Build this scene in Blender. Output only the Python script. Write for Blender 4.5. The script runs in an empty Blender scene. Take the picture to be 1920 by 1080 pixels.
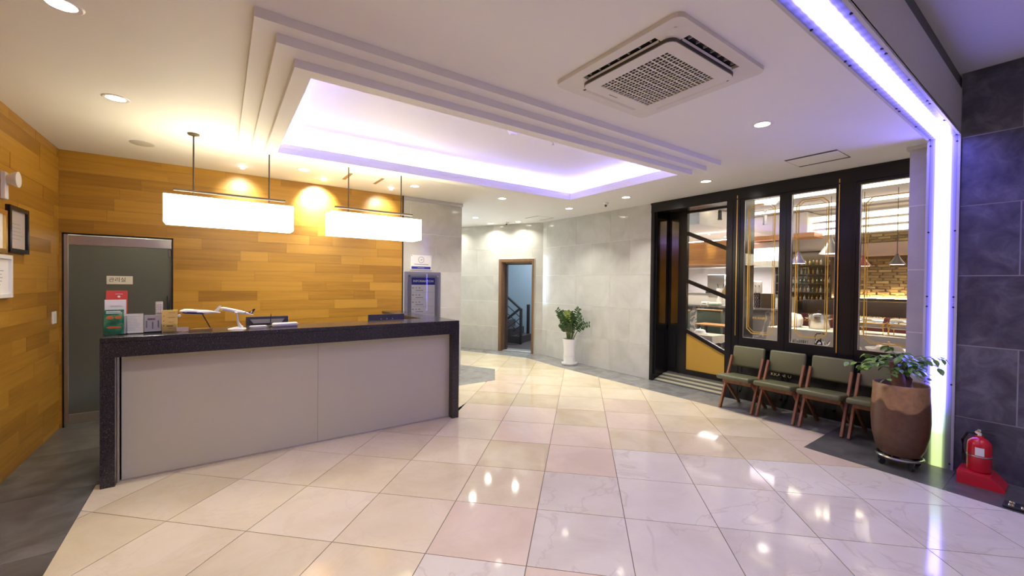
import bpy, bmesh, math, random
from mathutils import Matrix, Vector, Euler
R = random.Random(7)
PI = math.pi
SC = bpy.context.scene
COL = SC.collection

# ---------------------------------------------------------------- camera, world, exposure
F_PX, PITCH, ROLL, CAM_Z = 776.12, 0.0121, 0.0112, 1.6
YAW = math.radians(54.465 - 90)
cam_d = bpy.data.cameras.new('camera')
cam_d.sensor_width = 36.0
cam_d.lens = F_PX / 1920 * 36
cam_d.clip_start = 0.05
cam = bpy.data.objects.new('camera', cam_d)
COL.objects.link(cam)
fw = Vector((-math.sin(YAW) * math.cos(PITCH), math.cos(YAW) * math.cos(PITCH), -math.sin(PITCH)))
rt = Vector((math.cos(YAW), math.sin(YAW), 0))
up = rt.cross(fw)
r2 = rt * math.cos(ROLL) + up * math.sin(ROLL)
u2 = -rt * math.sin(ROLL) + up * math.cos(ROLL)
M = Matrix((r2, u2, -fw)).transposed().to_4x4()
M.translation = Vector((0, 0, CAM_Z))
cam.matrix_world = M
SC.camera = cam

w = bpy.data.worlds.new('world')
SC.world = w
w.use_nodes = True
w.node_tree.nodes['Background'].inputs[0].default_value = (0.62, 0.78, 1.0, 1)
w.node_tree.nodes['Background'].inputs[1].default_value = 9.0

SC.view_settings.view_transform = 'Standard'
SC.view_settings.look = 'None'
SC.view_settings.gamma = 1.0
SC.view_settings.use_curve_mapping = False
SC.view_settings.exposure = 0.8
SC.cycles.use_denoising = True
SC.cycles.max_bounces = 14
SC.cycles.diffuse_bounces = 9
SC.cycles.glossy_bounces = 5
SC.cycles.transmission_bounces = 8
SC.cycles.transparent_max_bounces = 12
SC.cycles.sample_clamp_indirect = 10.0
SC.cycles.caustics_refractive = False

# light levels (one place)
WARM = (1.0, 0.98, 0.88)
WARM2 = (1.0, 0.94, 0.82)
L_DOWN = 7.8        # W of one ceiling downlight
L_WASH = 5.0         # W of one wall washer
E_PENDANT = 4.5      # radiance of the pendant shades
E_COVE = 30.0        # radiance of the LED strip in the ceiling tray
E_BAND = 25.0         # radiance of the LED portal
COVE_C = (0.27, 0.25, 1.0)
BAND_C = (0.19, 0.165, 1.0)

# ---------------------------------------------------------------- helpers
class MB:
    """collects shapes into one bmesh"""
    def __init__(s):
        s.bm = bmesh.new()
        s.mi = 0
    def _add(s, t, m=None):
        for f in t.faces:
            f.material_index = s.mi
        if m is not None:
            bmesh.ops.transform(t, matrix=m, verts=t.verts)
        me = bpy.data.meshes.new('tmp')
        t.to_mesh(me); t.free()
        s.bm.from_mesh(me)
        bpy.data.meshes.remove(me)
        return s
    def box(s, x0, x1, y0, y1, z0, z1, bev=0.0, seg=2, m=None):
        t = bmesh.new()
        bmesh.ops.create_cube(t, size=1.0)
        for v in t.verts:
            v.co = Vector((x0 + (v.co.x + .5) * (x1 - x0), y0 + (v.co.y + .5) * (y1 - y0), z0 + (v.co.z + .5) * (z1 - z0)))
        if bev > 0:
            bmesh.ops.bevel(t, geom=list(t.edges), offset=bev, segments=seg, profile=0.5, affect='EDGES')
        return s._add(t, m)
    def poly(s, pts, z0, z1, m=None):
        """prism of a 2D polygon between z0 and z1"""
        t = bmesh.new()
        a = [t.verts.new((p[0], p[1], z0)) for p in pts]
        b = [t.verts.new((p[0], p[1], z1)) for p in pts]
        n = len(pts)
        t.faces.new(a[::-1]); t.faces.new(b)
        for i in range(n):
            t.faces.new((a[i], a[(i + 1) % n], b[(i + 1) % n], b[i]))
        bmesh.ops.recalc_face_normals(t, faces=t.faces)
        return s._add(t, m)
    def lathe(s, prof, n=24, m=None):
        t = bmesh.new()
        rings = []
        for r, z in prof:
            if r < 1e-6:
                rings.append([t.verts.new((0, 0, z))])
            else:
                rings.append([t.verts.new((r * math.cos(2 * PI * k / n), r * math.sin(2 * PI * k / n), z)) for k in range(n)])
        for a, b in zip(rings, rings[1:]):
            for k in range(n):
                k2 = (k + 1) % n
                if len(a) == 1 and len(b) == 1: continue
                if len(a) == 1: t.faces.new((a[0], b[k2], b[k]))
                elif len(b) == 1: t.faces.new((a[k], a[k2], b[0]))
                else: t.faces.new((a[k], a[k2], b[k2], b[k]))
        bmesh.ops.recalc_face_normals(t, faces=t.faces)
        return s._add(t, m)
    def cyl(s, p, q, r, n=16, r2=None):
        p, q = Vector(p), Vector(q)
        d = q - p
        rot = d.to_track_quat('Z', 'Y').to_matrix().to_4x4()
        r2 = r if r2 is None else r2
        return s.lathe([(0, 0), (r, 0), (r2, d.length), (0, d.length)], n, Matrix.Translation(p) @ rot)
    def bar(s, p, q, wx, wy, upv=(0, 0, 1), bev=0.0):
        """rectangular bar from p to q"""
        p, q = Vector(p), Vector(q)
        d = q - p
        z = d.normalized()
        x = Vector(upv).cross(z)
        if x.length < 1e-5: x = Vector((1, 0, 0))
        x.normalize()
        y = z.cross(x)
        m = Matrix((x, y, z)).transposed().to_4x4()
        m.translation = p
        return s.box(-wx / 2, wx / 2, -wy / 2, wy / 2, 0, d.length, bev, 1, m)
    def tube(s, pts, r, n=8):
        t = bmesh.new()
        pts = [Vector(p) for p in pts]
        rr = r if isinstance(r, (list, tuple)) else [r] * len(pts)
        rings = []
        for i, p in enumerate(pts):
            d = (pts[min(i + 1, len(pts) - 1)] - pts[max(i - 1, 0)]).normalized()
            a = d.cross(Vector((0, 0, 1)))
            if a.length < 1e-3: a = d.cross(Vector((1, 0, 0)))
            a.normalize(); b = d.cross(a)
            rings.append([t.verts.new(p + (a * math.cos(2 * PI * k / n) + b * math.sin(2 * PI * k / n)) * rr[i]) for k in range(n)])
        for a, b in zip(rings, rings[1:]):
            for k in range(n):
                t.faces.new((a[k], a[(k + 1) % n], b[(k + 1) % n], b[k]))
        t.faces.new(rings[0][::-1]); t.faces.new(rings[-1])
        bmesh.ops.recalc_face_normals(t, faces=t.faces)
        return s._add(t)
    def torus(s, R_, r_, n=32, k=8, m=None):
        t = bmesh.new()
        rings = [[t.verts.new(((R_ + r_ * math.cos(2 * PI * j / k)) * math.cos(2 * PI * i / n), (R_ + r_ * math.cos(2 * PI * j / k)) * math.sin(2 * PI * i / n), r_ * math.sin(2 * PI * j / k))) for j in range(k)] for i in range(n)]
        for i in range(n):
            for j in range(k):
                t.faces.new((rings[i][j], rings[(i + 1) % n][j], rings[(i + 1) % n][(j + 1) % k], rings[i][(j + 1) % k]))
        bmesh.ops.recalc_face_normals(t, faces=t.faces)
        return s._add(t, m)
    def raw(s, verts, faces, m=None):
        t = bmesh.new()
        vs = [t.verts.new(v) for v in verts]
        for f in faces: t.faces.new([vs[i] for i in f])
        return s._add(t, m)
    def mat(s, i): s.mi = i; return s
    def mesh(s, name, mats, smooth=True):
        me = bpy.data.meshes.new(name)
        s.bm.to_mesh(me); s.bm.free()
        for mm in (mats if isinstance(mats, (list, tuple)) else [mats]): me.materials.append(mm)
        if smooth and len(me.polygons):
            me.shade_smooth()
            me.set_sharp_from_angle(angle=math.radians(35))
        return me

def link(name, me, parent=None, loc=None, rot=None):
    o = bpy.data.objects.new(name, me)
    COL.objects.link(o)
    if parent is not None: o.parent = parent
    if loc is not None: o.location = loc
    if rot is not None: o.rotation_euler = rot
    return o
def obj(name, mb, mat, parent=None, loc=None, rot=None, smooth=True):
    return link(name, mb.mesh(name, mat, smooth), parent, loc, rot)
def tag(o, label, cat, group=None, kind=None):
    o['label'] = label; o['category'] = cat
    if group: o['group'] = group
    if kind: o['kind'] = kind
    return o
def thing(name, label, cat, loc=(0, 0, 0), rz=0.0, group=None, kind=None):
    o = bpy.data.objects.new(name, None)
    o.empty_display_size = 0.1
    COL.objects.link(o)
    o.location = loc; o.rotation_euler = (0, 0, rz)
    return tag(o, label, cat, group, kind)
def dup(root, loc=None, rz=None, label=None):
    r = root.copy(); COL.objects.link(r)
    if loc is not None: r.location = loc
    if rz is not None: r.rotation_euler = (0, 0, rz)
    if label: r['label'] = label
    for ch in list(root.children):
        c = ch.copy(); COL.objects.link(c); c.parent = r
        for g in list(ch.children):
            d = g.copy(); COL.objects.link(d); d.parent = c
    return r
def text(name, body, size, mat, parent, loc, rot, extrude=0.0008, align='CENTER', sx=1.0, bold=0.0):
    cu = bpy.data.curves.new('t', 'FONT')
    cu.body = body; cu.size = size; cu.extrude = extrude
    cu.align_x = align; cu.align_y = 'CENTER'; cu.resolution_u = 3; cu.offset = bold
    to = bpy.data.objects.new('t', cu)
    COL.objects.link(to)
    dg = bpy.context.evaluated_depsgraph_get(); dg.update()
    me = bpy.data.meshes.new_from_object(to.evaluated_get(dg))
    bpy.data.objects.remove(to); bpy.data.curves.remove(cu)
    me.materials.clear(); me.materials.append(mat)
    o = link(name, me, parent, loc, rot)
    o.scale = (sx, 1, 1)
    return o
def area_light(name, parent, loc, power, color, size, shape='DISK', size_y=None, spread=PI, rot=(0, 0, 0)):
    l = bpy.data.lights.new(name, 'AREA')
    l.energy = power; l.color = color; l.shape = shape; l.size = size; l.spread = spread
    if size_y: l.size_y = size_y
    o = bpy.data.objects.new(name, l); COL.objects.link(o)
    o.parent = parent; o.location = loc; o.rotation_euler = rot
    return o

# ---------------------------------------------------------------- materials
def nt(name):
    m = bpy.data.materials.new(name); m.use_nodes = True
    n = m.node_tree.nodes; l = m.node_tree.links
    return m, n, l, n['Principled BSDF']
def P(name, col, rough=0.5, metal=0.0, spec=0.5, trans=0.0, coat=0.0, noise=0.06, nscale=30.0, bump=0.0, ior=1.5):
    """principled material with a little procedural variation of colour and roughness"""
    m, n, l, b = nt(name)
    b.inputs['Roughness'].default_value = rough
    b.inputs['Metallic'].default_value = metal
    b.inputs['Specular IOR Level'].default_value = spec
    b.inputs['Transmission Weight'].default_value = trans
    b.inputs['Coat Weight'].default_value = coat
    b.inputs['IOR'].default_value = ior
    tc = n.new('ShaderNodeTexCoord'); nz = n.new('ShaderNodeTexNoise')
    nz.inputs['Scale'].default_value = nscale; nz.inputs['Detail'].default_value = 4
    l.new(tc.outputs['Object'], nz.inputs['Vector'])
    mx = n.new('ShaderNodeMix'); mx.data_type = 'RGBA'
    lo = [max(0, c * (1 - noise)) for c in col]; hi = [min(1, c * (1 + noise)) for c in col]
    mx.inputs[6].default_value = (*lo, 1); mx.inputs[7].default_value = (*hi, 1)
    l.new(nz.outputs['Fac'], mx.inputs[0]); l.new(mx.outputs[2], b.inputs['Base Color'])
    if bump:
        bp = n.new('ShaderNodeBump'); bp.inputs['Strength'].default_value = bump; bp.inputs['Distance'].default_value = 0.002
        l.new(nz.outputs['Fac'], bp.inputs['Height']); l.new(bp.outputs[0], b.inputs['Normal'])
    return m
def EM(name, col, strength):
    m, n, l, b = nt(name)
    b.inputs['Base Color'].default_value = (0.8, 0.8, 0.8, 1)
    b.inputs['Emission Color'].default_value = (*col, 1)
    b.inputs['Emission Strength'].default_value = strength
    return m
def ramp(n, stops):
    r = n.new('ShaderNodeValToRGB')
    e = r.color_ramp.elements
    while len(e) < len(stops): e.new(0.5)
    for k, (p, c) in enumerate(stops):
        e[k].position = p; e[k].color = (*c, 1)
    return r
def wood(name, stops, scale=(2.0, 40.0, 40.0), rough=0.42, axis_rot=(0, 0, 0), coat=0.0, rnd=0.35):
    """plank wood: tone per object from Object Info random, grain along x of the object"""
    m, n, l, b = nt(name)
    tc = n.new('ShaderNodeTexCoord'); mp = n.new('ShaderNodeMapping')
    oi = n.new('ShaderNodeObjectInfo')
    l.new(tc.outputs['Object'], mp.inputs['Vector'])
    mp.inputs['Scale'].default_value = scale; mp.inputs['Rotation'].default_value = axis_rot
    ad = n.new('ShaderNodeVectorMath'); ad.operation = 'ADD'
    sc_ = n.new('ShaderNodeVectorMath'); sc_.operation = 'SCALE'; sc_.inputs[3].default_value = 37.0
    cx = n.new('ShaderNodeCombineXYZ')
    for k in range(3): l.new(oi.outputs['Random'], cx.inputs[k])
    l.new(cx.outputs[0], sc_.inputs[0]); l.new(mp.outputs[0], ad.inputs[0]); l.new(sc_.outputs[0], ad.inputs[1])
    nz = n.new('ShaderNodeTexNoise'); nz.inputs['Scale'].default_value = 1.0; nz.inputs['Detail'].default_value = 6; nz.inputs['Distortion'].default_value = 0.4
    l.new(ad.outputs[0], nz.inputs['Vector'])
    ma = n.new('ShaderNodeMath'); ma.operation = 'MULTIPLY_ADD'; ma.inputs[1].default_value = 1 - rnd
    mb_ = n.new('ShaderNodeMath'); mb_.operation = 'MULTIPLY'; mb_.inputs[1].default_value = rnd
    l.new(oi.outputs['Random'], mb_.inputs[0]); l.new(nz.outputs['Fac'], ma.inputs[0]); l.new(mb_.outputs[0], ma.inputs[2])
    r = ramp(n, stops)
    l.new(ma.outputs[0], r.inputs[0]); l.new(r.outputs[0], b.inputs['Base Color'])
    b.inputs['Roughness'].default_value = rough; b.inputs['Coat Weight'].default_value = coat
    bp = n.new('ShaderNodeBump'); bp.inputs['Strength'].default_value = 0.15; bp.inputs['Distance'].default_value = 0.001
    l.new(nz.outputs['Fac'], bp.inputs['Height']); l.new(bp.outputs[0], b.inputs['Normal'])
    return m
def stone(name, stops, scale=3.0, rough=0.12, vein=None, rnd=0.3, spec=0.5, coords='Object'):
    m, n, l, b = nt(name)
    tc = n.new('ShaderNodeTexCoord'); oi = n.new('ShaderNodeObjectInfo')
    cx = n.new('ShaderNodeCombineXYZ'); ml = n.new('ShaderNodeVectorMath'); ml.operation = 'SCALE'; ml.inputs[3].default_value = 53.0
    for k in range(3): l.new(oi.outputs['Random'], cx.inputs[k])
    l.new(cx.outputs[0], ml.inputs[0])
    ad = n.new('ShaderNodeVectorMath'); ad.operation = 'ADD'
    l.new(tc.outputs[coords], ad.inputs[0]); l.new(ml.outputs[0], ad.inputs[1])
    nz = n.new('ShaderNodeTexNoise'); nz.inputs['Scale'].default_value = scale; nz.inputs['Detail'].default_value = 8; nz.inputs['Roughness'].default_value = 0.6; nz.inputs['Distortion'].default_value = 0.6
    l.new(ad.outputs[0], nz.inputs['Vector'])
    mb_ = n.new('ShaderNodeMath'); mb_.operation = 'MULTIPLY_ADD'; mb_.inputs[1].default_value = rnd; mb_.inputs[2].default_value = -rnd / 2
    l.new(oi.outputs['Random'], mb_.inputs[0])
    sm = n.new('ShaderNodeMath'); sm.operation = 'ADD'
    l.new(nz.outputs['Fac'], sm.inputs[0]); l.new(mb_.outputs[0], sm.inputs[1])
    r = ramp(n, stops)
    l.new(sm.outputs[0], r.inputs[0])
    out = r.outputs[0]
    if vein:
        vcol, vamt, vscale = vein
        n2 = n.new('ShaderNodeTexNoise'); n2.inputs['Scale'].default_value = vscale; n2.inputs['Detail'].default_value = 7; n2.inputs['Distortion'].default_value = 1.6
        l.new(ad.outputs[0], n2.inputs['Vector'])
        a1 = n.new('ShaderNodeMath'); a1.operation = 'SUBTRACT'; a1.inputs[1].default_value = 0.5
        a2 = n.new('ShaderNodeMath'); a2.operation = 'ABSOLUTE'
        a3 = n.new('ShaderNodeMapRange'); a3.inputs[1].default_value = 0.0; a3.inputs[2].default_value = 0.018; a3.inputs[3].default_value = vamt; a3.inputs[4].default_value = 0.0
        l.new(n2.outputs['Fac'], a1.inputs[0]); l.new(a1.outputs[0], a2.inputs[0]); l.new(a2.outputs[0], a3.inputs[0])
        mx = n.new('ShaderNodeMix'); mx.data_type = 'RGBA'
        mx.inputs[7].default_value = (*vcol, 1)
        l.new(a3.outputs[0], mx.inputs[0]); l.new(out, mx.inputs[6]); out = mx.outputs[2]
    l.new(out, b.inputs['Base Color'])
    b.inputs['Roughness'].default_value = rough; b.inputs['Specular IOR Level'].default_value = spec
    return m
def glass(name, tint=(1, 1, 1), rough=0.0, ior=1.5):
    """architectural glass: clear with a fresnel reflection"""
    m, n, l, b = nt(name)
    n.remove(b)
    tr = n.new('ShaderNodeBsdfTransparent'); tr.inputs[0].default_value = (*tint, 1)
    gl = n.new('ShaderNodeBsdfGlossy'); gl.inputs['Roughness'].default_value = rough
    fr = n.new('ShaderNodeFresnel'); fr.inputs[0].default_value = ior
    mx = n.new('ShaderNodeMixShader')
    l.new(fr.outputs[0], mx.inputs[0]); l.new(tr.outputs[0], mx.inputs[1]); l.new(gl.outputs[0], mx.inputs[2])
    l.new(mx.outputs[0], n['Material Output'].inputs[0])
    return m

WOODWALL = wood('honey_plank_wood', [(0.0, (0.19, 0.085, 0.008)), (0.35, (0.33, 0.158, 0.014)), (0.6, (0.43, 0.22, 0.024)), (1.0, (0.53, 0.29, 0.046))], scale=(1.6, 30, 30), rough=0.4, rnd=0.42)
PAINT = P('white_ceiling_paint', (0.84, 0.83, 0.79), 0.6, noise=0.015, nscale=3)
PAINT_G = P('grey_beam_paint', (0.62, 0.61, 0.60), 0.5, noise=0.03, nscale=3)
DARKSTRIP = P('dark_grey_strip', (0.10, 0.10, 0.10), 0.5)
GROUT_C = P('cream_grout', (0.80, 0.78, 0.70), 0.7)
GROUT_F = P('floor_grout', (0.13, 0.105, 0.085), 0.8)
GROUT_D = P('dark_wall_grout', (0.30, 0.30, 0.33), 0.8)
CREAM = stone('cream_marble', [(0.25, (0.52, 0.43, 0.28)), (0.5, (0.60, 0.51, 0.35)), (0.75, (0.66, 0.57, 0.42))], 2.0, 0.07, ((0.52, 0.42, 0.30), 0.25, 1.5), 0.35, spec=0.22)
PINK = stone('pink_cream_marble', [(0.25, (0.54, 0.43, 0.32)), (0.5, (0.62, 0.50, 0.38)), (0.75, (0.66, 0.55, 0.43))], 2.0, 0.07, ((0.55, 0.42, 0.34), 0.2, 1.5), 0.3, spec=0.22)
WHITE_M = stone('greyish_white_marble', [(0.25, (0.51, 0.455, 0.365)), (0.5, (0.585, 0.53, 0.43)), (0.75, (0.63, 0.58, 0.48))], 2.0, 0.07, ((0.42, 0.34, 0.28), 0.4, 1.3), 0.3, spec=0.22)
GRANITE_F = stone('dark_grey_floor_stone', [(0.3, (0.06, 0.057, 0.052)), (0.5, (0.10, 0.096, 0.09)), (0.75, (0.16, 0.155, 0.145))], 5.0, 0.28, None, 0.08)
GRANITE_L = stone('grey_floor_stone', [(0.3, (0.16, 0.155, 0.145)), (0.5, (0.22, 0.215, 0.205)), (0.75, (0.28, 0.275, 0.26))], 5.0, 0.22, None, 0.15)
GREYTILE = stone('grey_polished_wall_tile', [(0.2, (0.43, 0.42, 0.375)), (0.5, (0.53, 0.52, 0.475)), (0.8, (0.62, 0.61, 0.565))], 2.2, 0.10, None, 0.16)
DARKTILE = stone('dark_slate_wall_tile', [(0.3, (0.045, 0.046, 0.06)), (0.5, (0.085, 0.088, 0.11)), (0.72, (0.17, 0.172, 0.20))], 6.0, 0.35, None, 0.12)
BLACKGRAN = stone('black_speckled_granite', [(0.35, (0.016, 0.014, 0.017)), (0.52, (0.034, 0.030, 0.035)), (0.62, (0.06, 0.054, 0.06)), (0.72, (0.22, 0.20, 0.21))], 140.0, 0.16, None, 0.0)
BEIGEGLASS = P('back_painted_beige_glass', (0.60, 0.585, 0.42), 0.22, noise=0.015, nscale=2, spec=0.5)
STEEL = P('brushed_steel', (0.55, 0.54, 0.52), 0.28, 1.0, noise=0.05, nscale=60)
CHROME = P('polished_chrome', (0.75, 0.74, 0.72), 0.08, 1.0, noise=0.02)
ALU = P('aluminium_trim', (0.62, 0.61, 0.60), 0.35, 1.0, noise=0.03)
BLACKMET = P('black_lacquered_metal', (0.012, 0.011, 0.013), 0.24, 0.0, spec=0.35, noise=0.2, nscale=200)
BLACKP = P('black_plastic', (0.02, 0.02, 0.022), 0.4)
DARKBRONZE = P('dark_bronze_metal', (0.07, 0.055, 0.045), 0.4, 0.6)
GREYPL = P('grey_plastic', (0.30, 0.30, 0.30), 0.45)
WHITEPL = P('white_plastic', (0.80, 0.79, 0.77), 0.35, noise=0.02)
ACW = P('warm_white_plastic', (0.72, 0.69, 0.64), 0.4, noise=0.02)
PAPER = P('white_paper', (0.78, 0.77, 0.74), 0.7, noise=0.02)
GOLD = P('brushed_gold', (0.75, 0.50, 0.16), 0.3, 1.0, noise=0.05)
GOLDP = P('gold_paint', (0.72, 0.45, 0.08), 0.4, 0.3)
CLEAR = glass('clear_glass')
ACRYL = glass('clear_acrylic', (0.95, 0.96, 0.96), 0.0, 1.28)
LAMP = EM('lamp_lens', WARM2, 14.0)
SHADE = EM('lit_pendant_shade', (1.0, 0.89, 0.62), E_PENDANT)
COVE = EM('cove_led', COVE_C, E_COVE)
INKB = P('blue_print', (0.015, 0.02, 0.30), 0.5, noise=0.02)
INKK = P('black_print', (0.03, 0.03, 0.035), 0.6)
INKG = P('grey_print', (0.34, 0.34, 0.36), 0.7)
RED = P('red_lacquer', (0.55, 0.012, 0.03), 0.25, coat=0.3)
SOIL = P('dark_soil', (0.035, 0.024, 0.016), 0.95, noise=0.4, nscale=60, bump=0.6)
OLIVE = P('olive_leatherette', (0.125, 0.125, 0.058), 0.38, noise=0.08, nscale=120, bump=0.08)
CHAIRWOOD = wood('reddish_chair_wood', [(0.0, (0.13, 0.045, 0.018)), (0.5, (0.24, 0.095, 0.04)), (1.0, (0.34, 0.15, 0.07))], scale=(25, 25, 3), rough=0.4, rnd=0.15)
DOORWOOD = wood('brown_door_wood', [(0.0, (0.10, 0.048, 0.02)), (0.5, (0.19, 0.10, 0.045)), (1.0, (0.26, 0.145, 0.07))], scale=(30, 30, 2), rough=0.45, rnd=0.1)

# ---------------------------------------------------------------- structure: floor
CEIL = 2.96
HIGH = 3.465
def clip_poly(subj, clip):
    """Sutherland-Hodgman: subject polygon cut by a convex counter-clockwise polygon"""
    out = subj
    for i in range(len(clip)):
        a, b = clip[i], clip[(i + 1) % len(clip)]
        ex, ey = b[0] - a[0], b[1] - a[1]
        side = lambda p: ex * (p[1] - a[1]) - ey * (p[0] - a[0])
        inp, out = out, []
        for k in range(len(inp)):
            p, q = inp[k - 1], inp[k]
            sp, sq = side(p), side(q)
            if sq >= 0:
                if sp < 0:
                    t = sp / (sp - sq); out.append((p[0] + (q[0] - p[0]) * t, p[1] + (q[1] - p[1]) * t))
                out.append(q)
            elif sp >= 0:
                t = sp / (sp - sq); out.append((p[0] + (q[0] - p[0]) * t, p[1] + (q[1] - p[1]) * t))
        if not out: return []
    res = []
    for p in out:
        if not res or math.hypot(p[0] - res[-1][0], p[1] - res[-1][1]) > 1e-4: res.append(p)
    if len(res) > 1 and math.hypot(res[0][0] - res[-1][0], res[0][1] - res[-1][1]) < 1e-4: res.pop()
    return res if len(res) > 2 else []
def parea(p):
    return sum(p[i][0] * p[(i + 1) % len(p)][1] - p[(i + 1) % len(p)][0] * p[i][1] for i in range(len(p))) / 2

fl = obj('floor', MB().box(-1.6, 6.02, -2.4, 9.9, -0.06, -0.004), GROUT_F)
tag(fl, 'polished cream marble floor laid diagonally with grey stone borders', 'floor', kind='structure')
CREAM_POLY = [(-.755, -2.3), (4.62, -2.3), (4.66, .3), (4.76, 1.64), (5.36, 1.65), (5.34, 6.0), (5.42, 7.0), (4.68, 8.6), (4.1, 9.6),
              (3.46, 9.6), (3.46, 7.95), (4.208, 6.407), (3.725, 5.668), (2.4, 5.68), (2.4, 4.45), (-.755, 4.45)]
T = 0.6; GAP = 0.0036
ca, sa = math.cos(-PI / 4), math.sin(-PI / 4)
def grid(i, j):
    a, b = (i - 2.4742) * T, (6.8442 - j) * T
    return (a * ca - b * sa, a * sa + b * ca)
def slab(poly, mat, parent, name='floor_tile', z0=-0.012, z1=0.0):
    cx = sum(p[0] for p in poly) / len(poly); cy = sum(p[1] for p in poly) / len(poly)
    return obj(name, MB().poly([(p[0] - cx, p[1] - cy) for p in poly], z0, z1), mat, parent, (cx, cy, 0), smooth=False)
full = {}
for i in range(-16, 18):
    for j in range(-16, 18):
        c = [grid(i, j), grid(i, j + 1), grid(i + 1, j + 1), grid(i + 1, j)]
        if parea(c) < 0: c = c[::-1]
        mx = sum(p[0] for p in c) / 4; my = sum(p[1] for p in c) / 4
        if not (-1.7 < mx < 6.3 and -2.9 < my < 10.2): continue
        c = [(p[0] + (mx - p[0]) * GAP / T * 1.4, p[1] + (my - p[1]) * GAP / T * 1.4) for p in c]
        q = clip_poly(CREAM_POLY, c)
        if not q or abs(parea(q)) < 0.0008: continue
        rr = R.random()
        if (i, j) in ((2, 0), (1, 2), (3, -2)): mt = PINK
        elif (i, j) in ((2, 1), (2, 2), (1, 3), (3, 0), (4, 0), (4, 1), (3, 1)) or (i >= 3 and j >= 0): mt = WHITE_M
        elif i <= 1 and j >= 1: mt = CREAM if rr < .85 else PINK
        else: mt = CREAM if rr < .72 else PINK
        if abs(parea(q)) > 0.999 * abs(parea(c)):
            k = mt.name
            if k not in full:
                full[k] = MB().poly([(p[0] - mx, p[1] - my) for p in c], -0.012, 0.0).mesh('floor_tile', mt, False)
            link('floor_tile', full[k], fl, (mx, my, 0))
        else:
            slab(q, mt, fl)
def border(region, x0, x1, nx, y0, y1, ny, mat):
    g = 0.0012
    for a in range(nx):
        for b in range(ny):
            c = [(x0 + (x1 - x0) * a / nx + g, y0 + (y1 - y0) * b / ny + g), (x0 + (x1 - x0) * (a + 1) / nx - g, y0 + (y1 - y0) * b / ny + g),
                 (x0 + (x1 - x0) * (a + 1) / nx - g, y0 + (y1 - y0) * (b + 1) / ny - g), (x0 + (x1 - x0) * a / nx + g, y0 + (y1 - y0) * (b + 1) / ny - g)]
            q = clip_poly(region, c)
            if q and abs(parea(q)) > 0.002: slab(q, mat, fl, 'border_slab')
border([(-1.4, -2.3), (-.757, -2.3), (-.757, 4.452), (-.757, 6.4), (-1.4, 6.4)], -1.4, -.757, 1, -2.3, 6.4, 9, GRANITE_F)
border([(-.757, 4.452), (2.398, 4.452), (2.398, 6.4), (-.757, 6.4)], -.757, 2.398, 3, 4.452, 6.4, 2, GRANITE_F)
border([(4.622, -2.3), (5.98, -2.3), (5.98, 1.648), (4.762, 1.638), (4.662, .3)], 4.5, 5.98, 2, -2.3, 1.648, 4, GRANITE_F)
border([(5.362, 1.652), (5.98, 1.652), (5.98, 6.0), (5.342, 6.0)], 5.3, 5.98, 1, 1.652, 6.0, 5, GRANITE_L)
border([(5.342, 6.002), (5.98, 6.002), (5.98, 7.16), (4.55, 9.75), (4.1, 9.75), (4.102, 9.6), (4.682, 8.6), (5.422, 7.0)], 4.0, 5.98, 2, 6.002, 9.75, 4, GRANITE_L)
border([(2.4, 5.682), (3.723, 5.67), (4.206, 6.407), (3.458, 7.95), (3.458, 6.38), (2.4, 6.38)], 2.4, 4.3, 2, 5.66, 8.0, 2, GRANITE_L)

# ---------------------------------------------------------------- structure: walls
def wall(name, label, loc, rz, x0, x1, z1, mat, depth=0.12, holes=(), face=0.012):
    mb = MB()
    xs = [(x0, x1, 0.0, z1)]
    for h in holes: xs = [r for q in xs for r in minus(q, h)]
    for a, b, c, d in xs: mb.box(a, b, face, depth, c, d)
    o = obj(name, mb, mat, None, loc, (0, 0, rz), smooth=False)
    return tag(o, label, 'wall', kind='structure')
def minus(r, h):
    x0, x1, z0, z1 = r; a, b, c, d = h
    if b <= x0 or a >= x1 or d <= z0 or c >= z1: return [r]
    out = []
    if a > x0: out.append((x0, a, z0, z1))
    if b < x1: out.append((b, x1, z0, z1))
    m0, m1 = max(a, x0), min(b, x1)
    if d < z1: out.append((m0, m1, d, z1))
    if c > z0: out.append((m0, m1, z0, c))
    return out
def tiles(parent, x0, x1, rows, length, offs, mat, name='wall_tile', gap=0.0048, th=0.012, holes=(), jit=0.0):
    for k, (za, zb) in enumerate(zip(rows, rows[1:])):
        o = offs[k % len(offs)]
        n0 = math.floor((x0 - o) / length)
        x = o + n0 * length
        while x < x1:
            rs = [(max(x, x0), min(x + length, x1), za, zb)]
            for h in holes: rs = [r for q in rs for r in minus(q, h)]
            for a, b, c, d in rs:
                if b - a < 0.02 or d - c < 0.02: continue
                cx, cz = (a + b) / 2, (c + d) / 2
                hw, hh = (b - a - gap) / 2, (d - c - gap) / 2
                obj(name, MB().box(-hw, hw, R.uniform(-jit, 0), th, -hh, hh), mat, parent, (cx, 0, cz), smooth=False)
            x += length
ROWS = [0, .57, 1.168, 1.77, 2.385, CEIL]
PITCH_P = 0.1282
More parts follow.
